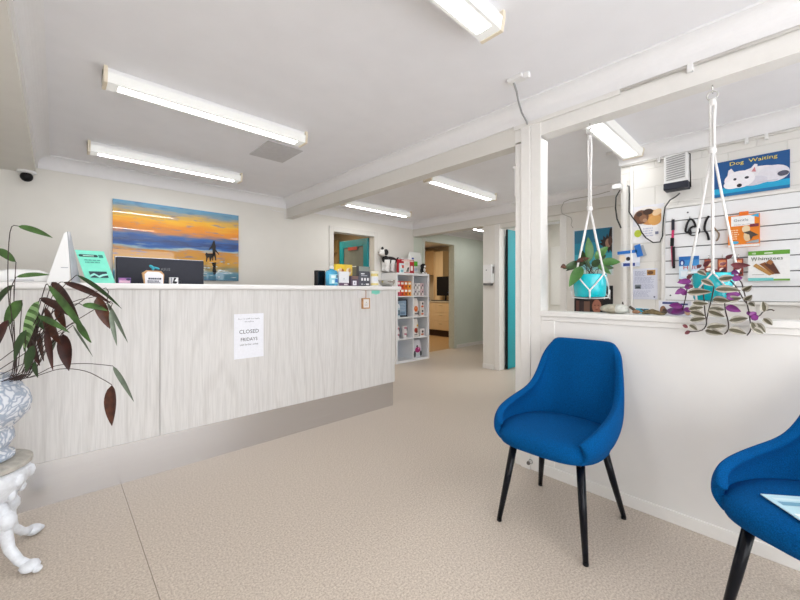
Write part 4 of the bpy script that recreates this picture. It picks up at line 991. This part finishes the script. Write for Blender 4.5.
# row 4
bag('white food bag with a magenta print on the bottom shelf', (RX+.13, SY0+.09, ZS(4)), .22, .30, .11, 'd9d9e2', [('e', 'b02a78', .5, .6, .34, .25), ('e', 'd98ab0', .62, .72, .1, .1), ('e', '2f4a3a', .42, .92, .1, .1), ('e', '3a4048', .88, .25, .14, .25), ('e', '4a5058', .12, .25, .14, .3), ('r', 'c3d3d6', .3, .05, .75, .28)])
# on top
ZTP = SH+.0005
FUR_W = mat('white_plush', (.72, .71, .69), .95, noise=.12, scale=120, bump=.5); FUR_B = mat('black_plush', (.018, .017, .018), .95, noise=.3, scale=120, bump=.5)
t = thing('plush_dog', 'black and white standing plush dog on top of the cube shelf', 'toy', (SX0+.085, SY0+.28, ZTP+.006), 0); t.scale = (1.2, 1.1, 1.1)
m = MB()
m.ball((.03, 0, .185), (.125, .06, .062), FUR_B, 16).ball((-.055, 0, .20), (.05, .055, .055), FUR_B, 14)
m.build('body', t, smooth=True)
m = MB(); m.ball((-.105, -.005, .295), (.062, .058, .06), FUR_W, 16).ball((-.145, -.012, .275), (.036, .034, .028), FUR_W, 12)
h = m.build('head', t, smooth=True)
MB().ball((-.082, -.052, .298), (.042, .016, .046), FUR_B, 12).build('eye_patch', h, smooth=True)
MB().ball((-.18, -.015, .285), .011, M_BLACK, 8).build('nose', h, smooth=True)
MB().ball((-.13, -.03, .35), (.022, .014, .026), FUR_B, 10).build('ear', h, smooth=True); MB().ball((-.085, .035, .35), (.022, .014, .026), FUR_B, 10).build('ear', h, smooth=True)
for x, y, mm in ((-.05, -.035, FUR_W), (-.05, .035, FUR_W), (.045, -.035, FUR_W), (.045, .035, FUR_W)):
    MB().tube([(x, y, .19), (x+.004, y, .10), (x-.002, y, .02), (x-.008, y, .012)], [.044, .037, .036, .038], mm, n=12).build('leg', t, smooth=True)
MB().tube([(.15, 0, .20), (.175, 0, .215), (.185, 0, .24)], [.018, .018, .012], FUR_B, n=10).build('tail', t, smooth=True)
sh = [('r', 'ede6e2', .22, .06, .66, .98), ('p', '6d6a66', [(.38, .1), (.5, .42), (.62, .46), (.58, .1)]), ('r', '3c3a3c', .5, .3, .6, .42), ('e', 'e3d9cf', .45, .68, .14, .12), ('r', 'e9c9c4', .05, .86, .95, .96), ('r', 'f1e4df', .72, .2, .9, .55)]
card('red_treat_box', 'red box with a white centre panel on top of the cube shelf', 'box', .30, .222, .10, 'b3202c', sh, (SX0+.31, SY0+.16, ZTP))
card('leaflet_stack', 'pale leaflet pack leaning left of the red box on the shelf top', 'leaflet', .09, .155, .02, 'cfdfe4', [('e', '6fb3c0', .5, .2, .3, .12), ('r', 'c8473a', .3, .5, .95, .8), ('e', 'f0e8e4', .3, .62, .2, .16)], (SX0+.155, SY0+.05, ZTP))
bag('big white food bag with a bright green band on the shelf top', (SX0+.635, SY0+.215, ZTP), .30, .38, .11, 'e6e9e6', [('r', '52ad2e', .0, .46, .55, .80), ('r', '3a4a9a', .0, .93, .2, 1.05), ('r', 'bfc9d8', .1, .08, .5, .3)])
card('white_carton', 'plain white carton standing behind the red box on the shelf top', 'box', .20, .262, .06, 'e8e8e6', [('r', 'cfd4d6', .1, .8, .9, .9)], (SX0+.383, SY0+.255, ZTP))
t = thing('plush_puppy', 'small black and white plush puppy sitting at the right end of the shelf top', 'toy', (SX0+.69, SY0+.075, ZTP))
m = MB(); m.ball((0, 0, .06), (.05, .045, .062), FUR_B, 14); m.build('body', t, smooth=True)
m = MB(); m.ball((0, -.012, .135), (.046, .042, .044), FUR_B, 14); h = m.build('head', t, smooth=True)
MB().ball((0, -.045, .125), (.022, .018, .024), FUR_W, 10).build('muzzle', h, smooth=True)
MB().ball((0, -.035, .065), (.026, .02, .034), FUR_W, 10).build('chest_patch', t, smooth=True)
for s in (-1, 1):
    MB().ball((s*.042, -.005, .13), (.014, .018, .034), FUR_B, 10).build('ear', h, smooth=True)
    MB().ball((s*.03, -.04, .014), (.02, .028, .014), FUR_W, 10).build('paw', t, smooth=True)

# ================================================================ WAITING AREA BEYOND THE LOW WALL
# slatwall board on the block wall
XS = XK-.002
t = thing('slatwall_panel', 'white slatted display board on the block wall behind the hanging plant', 'display board', (XS, .10, 1.075))
m = MB(); nb = 7; hh = .735; pitch = hh/nb
for i in range(nb): m.box(-.028, -.008, -.60, .575, i*pitch+.004, (i+1)*pitch-.004, M_SHELFW)
m.build('slats', t, bevel=.0015)
m = MB(); m.box(-.008, 0, -.60, .575, .0, hh, mat('groove_grey_paint', (.20, .20, .21), .7)); m.build('backing', t)
m = MB()
for a in ((-.60, .60, -.022, 0), (-.60, .60, hh, hh+.022)): m.box(-.03, 0, a[0], a[1]-.0, a[2], a[3], M_TRIM)
m.box(-.03, 0, .577, .60, 0, hh, M_TRIM); m.build('edge_frame', t, bevel=.002)
m = MB(); m.tube([(-.0285, .43, hh-.05), (-.031, .43, hh-.05)], .006, M_DGREY, n=8).tube([(-.0285, .54, .04), (-.031, .54, .04)], .006, M_DGREY, n=8); m.build('screw', t)
XQ = XS-.029
def on_wall(u, v, x): return at(u, v, x=x)
def wcard(name, label, cat, u0, v0, u1, v1, x, t_, base, shapes, group=None, tilt=0., gl=.55):
    """board on a wall facing -x, its upper left and lower right corners given"""
    a = at(u0, v0, x=x); b = at(u1, v1, x=x)
    return card(name, label, cat, a.y-b.y, a.z-b.z, t_, base, shapes, (x, (a.y+b.y)/2, b.z), -PI/2, tilt, group, gl=gl)
wcard('dog_sign', 'blue Dog Waiting sign with a white puppy on the block wall', 'sign', 714, 164, 790, 187.5, XK-.002, .008, '14528f', [
    ('r', '17a3d0', 0, .0, 1, .24), ('r', '0f6fa8', 0, .0, 1, .08),
    ('e', 'e6e4ea', .62, .46, .30, .24), ('e', 'dfdde6', .80, .44, .2, .22), ('e', 'd4d2de', .55, .32, .18, .13), ('p', 'e9e7ee', [(.19, .52), (.21, .72), (.25, .76), (.30, .62)]), ('p', 'e3e0e8', [(.48, .60), (.56, .78), (.60, .76), (.60, .52)]), ('p', 'c77f86', [(.52, .58), (.565, .70), (.58, .56)]),
    ('e', 'efedf3', .36, .42, .21, .24), ('e', 'f4f2f6', .26, .30, .12, .12), ('e', '2c2c3c', .30, .44, .022, .035), ('e', '2c2c3c', .46, .44, .03, .035), ('e', '1c1c28', .36, .25, .035, .05), ('e', '55566a', .92, .40, .07, .07), ('r', 'c9c7d4', .60, .24, .86, .27),
    ('t', 'ecd85a', 'Dog  Waiting', .54, .875, .62, .13)])
wcard('harness_pack', 'orange and white harness pack hanging on the slatted board', 'pack', 728.5, 217, 760, 246, XQ-.002, .03, 'e8800f', [
    ('r', 'f0f0f0', .10, .66, .84, .97), ('r', 'e8700f', .36, .98, .66, 1.10), ('r', 'f4f3f3', .0, .0, 1, .07), ('r', 'd8b9a8', .0, .045, 1, .055), ('p', '3aa3cf', [(.72, .95), (.97, 1.0), (.97, .88)]), ('t', '5a6070', 'Gentle', .42, .84, .46, .08), ('t', '7a6a66', 'leader harness', .46, .70, .5, .03), ('r', '7a2a3a', .70, .60, .97, .69),
    ('e', 'e6cfa8', .58, .54, .13, .11), ('e', 'dcc39a', .62, .32, .12, .16), ('p', '4a3f38', [(.48, .44), (.70, .48), (.97, .33), (.80, .30), (.72, .18), (.68, .36)]), ('p', '9aa6ac', [(.55, .1), (.97, .1), (.97, .2), (.7, .16)]), ('e', '48a8cf', .22, .14, .13, .05)]+lines('f4d8b0', .08, .36, .58, .24, 5, 9))
wcard('chew_pack', 'white and green chew pack with brown sticks on the slatted board', 'pack', 748.5, 252, 790, 280.5, XQ-.002, .035, 'eeeeee', [
    ('r', '5f9e2c', .0, .86, 1, 1), ('t', 'f4f8ee', '48', .14, .92, .1, .06), ('r', 'e6f0da', .4, .90, .6, .935), ('r', '6fc9c8', 0, .0, .62, .10), ('r', '76ad4c', .62, 0, 1, .06), ('t', '2f4a2a', 'W', .15, .73, .15, .14), ('t', '2f4a2a', 'himzees', .55, .74, .58, .11),
    ('p', 'b98a4a', [(.12, .5), (.2, .58), (.62, .22), (.52, .17)]), ('p', '8a5528', [(.28, .56), (.42, .62), (.70, .24), (.60, .2)]), ('p', '5a2f1c', [(.40, .54), (.58, .68), (.78, .22), (.66, .22)]), ('p', 'a06a3a', [(.44, .6), (.52, .7), (.62, .62), (.56, .52)]), ('r', '9a9a96', .1, .2, .4, .215)])
wcard('treat_pouch', 'blue and white pouch with red lettering at the left of the slatted board', 'pouch', 679.5, 257, 699.5, 281.5, XQ-.002, .02, 'cfe3f2', [
    ('r', '1668b4', 0, .86, 1, 1), ('r', '3a8acb', 0, .62, 1, .86), ('e', '123f8f', .16, .76, .14, .12), ('e', 'd3e4f4', .16, .74, .06, .08), ('t', 'b5283c', 'Halti', .58, .56, .7, .15), ('r', '7d4a2a', 0, 0, 1, .10), ('r', 'e4eef6', .1, .2, .9, .42)])
for i, (u, lab) in enumerate(((709, 'left'), (722.5, 'middle'), (738.5, 'right'))):
    g = thing('treat_sachet', f"small red sachet, {lab} one of three hanging in a row on the slatted board", 'sachet', at(u, 276, x=XQ-.002), -PI/2, 'red sachets in a row on the slatted board')
    m = MB(); m.box(-.026, .026, -.018, 0, 0, .125, ink('8f3a2e')); shapes_on(m, .052, .125, -.018, [('r', 'd98a5a', .12, .55, .88, .92), ('e', 'f0d3b9', .5, .7, .28, .12), ('e', 'f2e8e2', .5, .38, .3, .1), ('r', '4a2420', .1, .08, .9, .24)]); m.build('pouch', g, bevel=.003)
    MB().tube([(0, 0, .118), (0, -.02, .14), (0, -.004, .15), (0, 0, .155)], .003, M_CHROME, n=6).build('hook', g, smooth=True)
# collars and harnesses
t = thing('dog_collar', 'pink and black dog collar hanging at the left of the slatted board', 'collar', at(672.5, 221, x=XQ), 0)
m = MB(); PK = mat('pink_webbing', (.55, .03, .13), .8)
def strap(m, pts, w, mt):
    """flat strap on the board facing -x; pts (px, py, stand-off)"""
    P = [at(u, v, x=XQ-o)-t.location for u, v, o in pts]
    for a, b in zip(P[:-1], P[1:]):
        d = b-a; s = Vector((0, d.z, -d.y)).normalized()*w/2; n = Vector((-.0016, 0, 0))
        m.obox((a+b)/2, d/2*1.04, s, n, mt)
strap(m, [(672.7, 221, .006), (673, 231, .008), (672, 246, .010), (673.2, 266, .008)], .016, PK); m.build('webbing', t)
m = MB(); strap(m, [(673, 219.5, .010), (673, 230, .012)], .020, M_DGREY); strap(m, [(673.4, 247, .014), (673.8, 268, .012)], .018, mat('black_webbing', (.012, .010, .014), .8)); m.build('strap_end', t)
m = MB(); strap(m, [(672.3, 238, .016), (672.0, 246, .016)], .024, M_BLACK); m.build('buckle', t)
MB().tube([(0, 0, .0), (-.02, 0, .01), (-.004, 0, .022)], .003, M_CHROME, n=6).build('hook', t)
BW = mat('black_webbing', (.012, .010, .014), .8)
t = thing('head_harness', 'black looped head harness hanging beside the pink collar', 'harness', at(690, 219, x=XQ), 0)
m = MB(); P = [at(u, v, x=XQ-.012)-t.location for u, v in ((690, 219), (687.5, 223), (685.5, 231), (688.5, 232.5), (691, 233.5), (690, 229), (693, 226.5), (695.5, 226.5), (694, 222), (692, 219.5), (690, 219))]
m.tube([tuple(q) for q in catmull([tuple(p) for p in P], 4)], .0075, BW, n=6); m.build('webbing', t, smooth=True)
m = MB(); c = at(694, 231, x=XQ-.012)-t.location
m.tube([(c.x, c.y+.034*math.cos(2*PI*k/20), c.z+.034*math.sin(2*PI*k/20)) for k in range(21)], .004, BW, n=6, caps=False); m.build('nose_loop', t, smooth=True)
MB().tube([(0, 0, .0), (-.02, 0, .008), (-.004, 0, .02)], .003, M_CHROME, n=6).build('hook', t)
t = thing('head_harness', 'black curved harness strap hanging behind the white cords', 'harness', at(708, 217, x=XQ), 0)
m = MB(); P = [at(u, v, x=XQ-.012)-t.location for u, v in ((709, 216), (706, 221), (704.5, 229), (707.5, 234), (709, 240))]
m.tube([tuple(q) for q in catmull([tuple(p) for p in P], 4)], .008, BW, n=6); m.build('webbing', t, smooth=True)
m = MB(); P = [at(u, v, x=XQ-.010)-t.location for u, v in ((713, 226), (716, 230), (719, 234), (718, 239), (716, 241))]
m.tube([tuple(q) for q in catmull([tuple(p) for p in P], 4)], .005, mat('tan_webbing', (.25, .18, .12), .8), n=6); m.build('tan_strap', t, smooth=True)
# posters and notices on the block wall
wcard('cat_poster', 'poster with a sleeping brown cat and lime dot on the block wall', 'poster', 632, 207.5, 664, 241, XK-.002, .0015, 'e3e3ea', [
    ('r', 'efeef0', 0, 0, 1, .46), ('e', 'e9e4e0', .5, .72, .48, .24), ('e', 'c98f52', .60, .66, .36, .2), ('e', 'd9a25a', .72, .58, .2, .14), ('e', '6b4630', .30, .70, .24, .19), ('e', '8a6248', .36, .66, .12, .1), ('e', '3f281c', .52, .82, .16, .08), ('e', '402a20', .24, .78, .1, .06), ('e', 'b08a70', .42, .60, .07, .05), ('e', 'e8c9a0', .8, .78, .16, .08, .5), ('e', 'b8c83a', .20, .26, .12, .10), ('r', '7a7f9a', .74, .2, .84, .27)]+lines('c3c4d6', .36, .7, .42, .16, 4, 7))
wcard('dental_cutout', 'blue and white cutout of a dog with a toothbrush on the block wall', 'poster', 621.5, 253.5, 640, 266.5, XK-.0165, .004, 'dfe3ee', [
    ('r', '28418f', .1, .06, .75, .28), ('r', 'c9d2e6', .8, .06, .98, .3), ('e', 'e8d9c4', .05, .62, .2, .28), ('e', '23202c', .38, .58, .12, .14)])
t = thing('toothbrush_cutout', 'blue toothbrush shaped cardboard cutout above the dog cutout', 'cutout', at(630, 252, x=XK-.018), -PI/2)
m = MB(); mb_ = ink('1f6fc4')
m.obox((-.02, -.004, .0), (.075, 0, .004), (0, .003, 0), (-.0007, 0, .013), mb_).obox((.065, -.004, .006), (.012, 0, -.05), (0, .003, 0), (.022, 0, .006), mb_)
m.build('handle', t); m = MB(); m.obox((.098, -.004, .004), (.012, 0, -.045), (0, .0025, 0), (.012, 0, .004), ink('9aa0a8')); m.build('bristles', t)
wcard('information_letter', 'white printed letter with two small photos taped to the block wall', 'letter', 633, 269, 657.5, 299.5, XK-.002, .0012, 'dcdfec', [('r', 'b98a4a', .58, .78, .92, .95), ('e', '6a4524', .72, .86, .12, .06), ('r', '77808a', .08, .34, .34, .48), ('r', '3a4048', .12, .36, .3, .42), ('e', '3a3f6a', .88, .08, .035, .025)]+lines('a9adc4', .08, .55, .94, .76, 5, 11)+lines('b0b4ca', .08, .92, .74, .52, 6, 12)+lines('b0b4ca', .38, .92, .5, .34, 5, 13)+lines('b0b4ca', .08, .8, .3, .1, 5, 14))
# low sill-top things along the ledge
ZL = 1.0245
LXC = 2.28
t = thing('garden_turtle', 'pale stone turtle ornament resting on the ledge under the hanging pot', 'ornament', at(613, 313, x=LXC)*1.0, -PI/2)
t.location.z = ZL
ST = mat('weathered_stone', (.42, .38, .30), .7, noise=.3, scale=40, bump=.5)
m = MB(); m.ball((.0, 0, .026), (.068, .05, .026), ST, 18).ball((.038, -.004, .026), (.042, .046, .027), mat('pale_stone', (.55, .56, .52), .7, noise=.2, scale=40), 16); m.build('shell', t, smooth=True)
m = MB(); m.tube([(.085, -.01, .04), (.10, -.015, .03), (.115, -.015, .016), (.122, -.01, .006)], [.007, .008, .008, .004], mat('dark_driftwood', (.09, .07, .055), .8, noise=.4)); m.build('fin', t, smooth=True); m = MB(); m.tube([(.05, .0, .045), (.048, 0, .066)], [.006, .003], mat('dark_driftwood', (.09, .07, .055), .8, noise=.4)); m.build('fin', t, smooth=True)
m = MB(); m.ball((.118, -.02, .014), (.02, .012, .011), mat('brown_shell', (.30, .16, .09), .6, noise=.3), 10); m.build('head', t, smooth=True)
DW = mat('dark_driftwood', (.09, .07, .055), .8, noise=.4)
t = thing('driftwood', 'small dark gnarled driftwood piece on the ledge under the letter', 'ornament', at(650, 314.5, x=LXC), -PI/2); t.location.z = ZL
m = MB(); m.tube([(-.035, 0, .006), (-.015, 0, .014), (.01, .004, .018), (.04, 0, .010), (.065, 0, .007)], [.005, .011, .014, .010, .005], mat('mossy_driftwood', (.20, .15, .075), .8, noise=.5, scale=60), n=10); m.build('trunk', t, smooth=True)
m = MB(); m.tube([(-.02, 0, .014), (-.032, -.008, .026), (-.042, -.01, .028)], [.005, .004, .002], DW).tube([(.045, 0, .010), (.062, -.006, .02), (.08, -.006, .018)], [.005, .004, .002], DW); m.build('branch', t, smooth=True)
t = thing('pet_stickers', 'blue topped little card standing on the ledge left of the magazine', 'card', at(643, 314, x=LXC+.03), -PI/2); t.location.z = ZL
m = MB(); m.box(-.038, .03, -.003, 0, 0, .035, ink('dfe6ea')); shapes_on(m, .068, .035, -.003, [('r', '35a8c4', .08, .3, .55, .9), ('r', '2f6a86', .6, .4, .95, .85), ('r', '8fc4d4', .1, .05, .9, .2)], x0=-.038); m.build('card_face', t)
o = card('magazine', 'pet magazine with a dark title leaning on the ledge behind the plant', 'magazine', .135, .075, .006, 'dedfe8', [('r', '2d3a78', .12, .78, .62, .92), ('r', '2d3a78', .68, .72, .9, .84), ('e', '8f6a52', .14, .35, .10, .3), ('e', '4a3a34', .2, .28, .08, .2), ('e', '6a4a78', .55, .3, .3, .25), ('e', 'c4a284', .9, .3, .1, .25)], (LXC+.02, at(674, 315, x=LXC).y, ZL), -PI/2)

# far wall posters
wcard('palm_poster', 'turquoise poster with a dark spiky creature behind the hanging pot', 'poster', 573.5, 230.5, 613.5, 275, XF-.002, .004, 'dfe3e4', [
    ('r', '0e6f92', .03, .03, .97, .98), ('r', '128aa8', .03, .03, .97, .70), ('r', '3aa9bd', .03, .03, .97, .46), ('r', '8cc9cf', .03, .03, .97, .24), ('r', 'c3dedd', .03, .03, .97, .12),
    ('p', '1d1416', [(.72, .62), (.66, .66), (.73, .68), (.69, .74), (.76, .74), (.76, .82), (.82, .77), (.86, .86), (.88, .78), (.92, .95), (.97, .97), (.97, .46), (.92, .52), (.90, .45), (.86, .52), (.80, .48), (.80, .55), (.73, .54), (.76, .60)]), ('e', 'a87f68', .88, .66, .07, .09), ('e', '55372e', .93, .70, .05, .10)], gl=.3)
wcard('campaign_poster', 'black poster with white lettering and a face behind the hanging pot', 'poster', 574.5, 286, 613, 318, XF-.002, .004, '15151a', [
    ('t', 'e6e6ea', 'N', .86, .70, .16, .24), ('r', '5f3a32', .05, .06, .14, .52), ('r', '33262a', .16, .03, .25, .5), ('r', '7a5a4c', .26, .06, .42, .5), ('e', '2a1712', .60, .42, .17, .26), ('e', 'b3755f', .60, .34, .12, .22), ('r', '8a4a44', .5, .0, .72, .14), ('e', '5f342b', .555, .38, .025, .012), ('e', '5f342b', .645, .38, .025, .012), ('e', '8a4a42', .60, .24, .04, .015), ('e', 'c98a70', .61, .31, .02, .04), ('r', '3a3a42', .78, .2, .96, .23), ('r', '3a3a42', .78, .3, .92, .33)])

# dispenser on the far column, small box on the post
t = thing('towel_dispenser', 'white dispenser with grey lip on the column before the turquoise door', 'dispenser', (XF-.002, at(490.5, 270, x=XF).y, 1.235), -PI/2)
MB().box(-.072, .072, -.09, 0, .03, .30, M_WPLAST).build('housing', t, bevel=.012)
MB().box(-.066, .05, -.088, -.01, -.002, .029, mat('grey_plastic', (.16, .155, .15), .4)).build('dispensing_lip', t, bevel=.004)
m = MB(); m.box(.0725, .075, -.06, -.02, .17, .27, mat('grey_plastic', (.16, .155, .15), .4)); m.build('viewing_window', t); MB().box(-.02, .0, -.0915, -.0905, .215, .225, M_DGREY).build('badge', t)
t = thing('wall_switch_box', 'narrow white box fixed high on the far side of the cream post', 'box', (XW+.03, 1.2465, 1.79))
MB().box(0, .06, 0, .024, 0, .20, M_WPLAST).build('housing', t, bevel=.004); MB().box(-.004, .0, .002, .03, .185, .205, M_WPLAST).build('cap', t)
t = thing('door_stop', 'small round metal door stop at the foot of the post', 'door stop', (XW-.0125, 1.13, .055), -PI/2)
MB().tube([(0, 0, 0), (0, -.008, 0), (0, -.03, 0)], [.016, .01, .009], M_CHROME, n=12).ball((0, -.03, 0), .012, mat('grey_rubber', (.12, .11, .1), .7), 10).build('stop', t, smooth=True)

# ================================================================ KITCHEN BEYOND THE DOORWAY
XC = 7.06
t = thing('drawer_cabinet', 'pale maple drawer cabinet with dark plinth in the far kitchen', 'cabinet', (XC, 6.0, 0))
MB().box(.0, .60, -1.3, 1.3, .16, .86, M_WOOD).build('carcass', t)
MB().box(.06, .55, -1.3, 1.3, 0, .159, mat('dark_plinth', (.035, .014, .01), .5)).build('plinth', t)['label'] = 'dark brown plinth'
for y in (-.86, -.02, .83):
    for z0, z1 in ((.17, .385), (.39, .605), (.61, .845)):
        d = MB(); d.box(-.018, -.001, y-.41, y+.41, z0, z1, M_WOOD); d = d.build('drawer', t, bevel=.002)
        MB().tube([(-.018, y-.05, z1-.06), (-.04, y-.04, z1-.06), (-.04, y+.04, z1-.06), (-.018, y+.05, z1-.06)], .005, M_CHROME, n=6).build('handle', d)
tag(MB().box(XC-.03, XC+.62, 4.75, 7.35, .861, .90, mat('pale_worktop', (.50, .45, .36), .4, noise=.1)).build('worktop', bevel=.003), 'pale worktop lying on the kitchen drawer cabinet', 'worktop')
t = thing('computer_screen', 'black computer screen on the kitchen worktop', 'monitor', (7.22, 5.98, .9005), -PI/2)
MB().box(-.27, .27, -.02, .015, .13, .62, M_BLACK).build('screen', t, bevel=.004)
m = MB(); m.tube([(0, .02, 0), (0, .02, .2)], .02, M_BLACK); m.box(-.1, .1, -.07, .08, 0, .012, M_BLACK); m.build('stand', t)
MB().box(.10, .24, -.0215, -.0205, .20, .23, ink('2f4f7a')).build('screen_glow_patch', t)
t = thing('keyboard_tray', 'dark keyboard and papers before the kitchen screen', 'keyboard', (7.075, 6.02, .9005))
MB().box(-.04, .06, -.30, .28, 0, .02, M_BLACK).build('keyboard', t, bevel=.003)
t = thing('desk_toy', 'small dark figure on the kitchen worktop left of the screen', 'ornament', (7.14, 6.47, .9005))
MB().lathe([(.03, 0), (.035, .01), (.02, .05), (.024, .08), (.01, .1)], (0, 0, 0), M_DGREY, 12).build('figure', t, smooth=True)
t = thing('wall_cupboard', 'maple wall cupboard high in the far kitchen', 'cupboard', (7.36, 6.92, 1.58))
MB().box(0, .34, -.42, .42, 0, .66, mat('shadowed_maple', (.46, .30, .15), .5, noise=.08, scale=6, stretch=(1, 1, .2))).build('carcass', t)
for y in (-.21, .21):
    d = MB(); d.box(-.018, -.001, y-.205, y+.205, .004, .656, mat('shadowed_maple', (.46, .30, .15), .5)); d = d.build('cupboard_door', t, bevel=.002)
    MB().tube([(-.018, y+.15, .05), (-.04, y+.15, .06), (-.04, y+.15, .13), (-.018, y+.15, .14)], .005, M_CHROME, n=6).build('handle', d)
t = thing('tall_cupboard', 'tall pale maple cupboard panel behind the kitchen worktop', 'cupboard', (7.35, 6.47, .9005))
MB().box(0, .28, -.0, .02, 0, 1.30, M_WOOD).build('side_panel', t)
MB().box(.04, .06, -.30, -.002, 0, 1.30, M_WOOD).build('back_panel', t); MB().box(0, .28, -.3, -.28, 0, 1.30, M_WOOD).build('side_panel', t)
t = thing('roller_blind', 'greyish brown roller blind on the kitchen wall above the screen', 'blind', (7.70, 6.24, 1.25))
MB().box(-.012, 0, -.30, .24, 0, .90, mat('taupe_fabric', (.30, .26, .20), .8)).build('blind_fabric', t); MB().tube([(-.02, -.31, .92), (-.02, .24, .92)], .022, mat('dark_roller', (.06, .05, .045), .5)).build('roller', t)
tag(MB().tube([(6.2, 6.35, 2.355), (6.2, 6.35, 1.62)], .014, mat('pale_pole', (.60, .52, .38), .5), n=10).build('ceiling_pole', smooth=True), 'thin pale pole hanging from the kitchen ceiling', 'pole')

# ---- store room seen through the open glass door
t = thing('storage_rack', 'tan wooden storage rack in the room behind the turquoise glass door', 'shelf', (3.05, 6.55, 0))
TW = mat('tan_timber', (.50, .36, .17), .6, noise=.12, scale=6, stretch=(1, 1, .2))
for x in (-.6, .0, .62, 1.15): MB().box(x-.02, x+.02, -.25, .30, 0, 2.2, TW).build('upright', t)
for z in (.5, 1.0, 1.5, 1.93): MB().box(-.58, 1.13, -.25, .30, z, z+.03, TW).build('shelf_board', t)
card('storage_box', 'brown box on the top board of the storage rack', 'box', .30, .16, .25, '8a5a34', [('r', 'b98a5a', .2, .3, .8, .7)], (3.42, 6.6, 1.9605))
card('storage_box', 'black box on the top board of the storage rack', 'box', .22, .18, .25, '1a1a1c', [('r', '3a3a40', .2, .3, .8, .7)], (3.86, 6.6, 1.9605))
card('storage_box', 'cream box on the upper board of the storage rack', 'box', .30, .22, .25, 'c9a868', [('r', 'e6cf9a', .2, .3, .8, .7)], (2.80, 6.6, 1.5305))

# ================================================================ LIGHT AND CAMERA
def area(name, loc, sx, sy, power, col=(1, .96, .9)):
    l = bpy.data.lights.new(name, 'AREA'); l.shape = 'RECTANGLE'; l.size = sx; l.size_y = sy; l.energy = power; l.color = col
    o = bpy.data.objects.new(name, l); COL.objects.link(o); o.location = loc; return o
area('kitchen_fill_light', (6.0, 6.0, 2.34), 1.2, .12, P_KIT, (1, .86, .66))  # added warm fill for the enclosed kitchen, without any fitting
area('store_fill_light', (2.9, 5.7, 2.34), 1.2, .12, P_STORE, (1, .88, .68))  # unseen lamp added to light the closed-in store room
area('side_room_fill_light', (5.7, 1.7, 2.34), 1.2, .12, P_SIDE, (1, 1, 1))  # fill light added so the side room shows bright past the post

wd = bpy.data.worlds.new('daylight'); SC.world = wd; wd.use_nodes = True
bg = wd.node_tree.nodes['Background']; bg.inputs['Color'].default_value = (.96, .975, 1, 1); bg.inputs['Strength'].default_value = SKY

cam = bpy.data.cameras.new('camera'); co = bpy.data.objects.new('camera', cam); COL.objects.link(co)
co.location = (0, 0, H); co.rotation_euler = (PI/2, 0, ANG-PI/2)
cam.sensor_width = 36; cam.lens = F/800*36; cam.shift_y = (HZ-300)/800; cam.clip_start = .02
SC.camera = co
SC.view_settings.view_transform = 'Standard'; SC.view_settings.look = 'None'; SC.view_settings.gamma = 1; SC.view_settings.use_curve_mapping = False
SC.view_settings.exposure = EXPO
try:
    SC.cycles.use_denoising = True; SC.cycles.max_bounces = 10; SC.cycles.diffuse_bounces = 6; SC.cycles.sample_clamp_indirect = 4
except Exception: pass
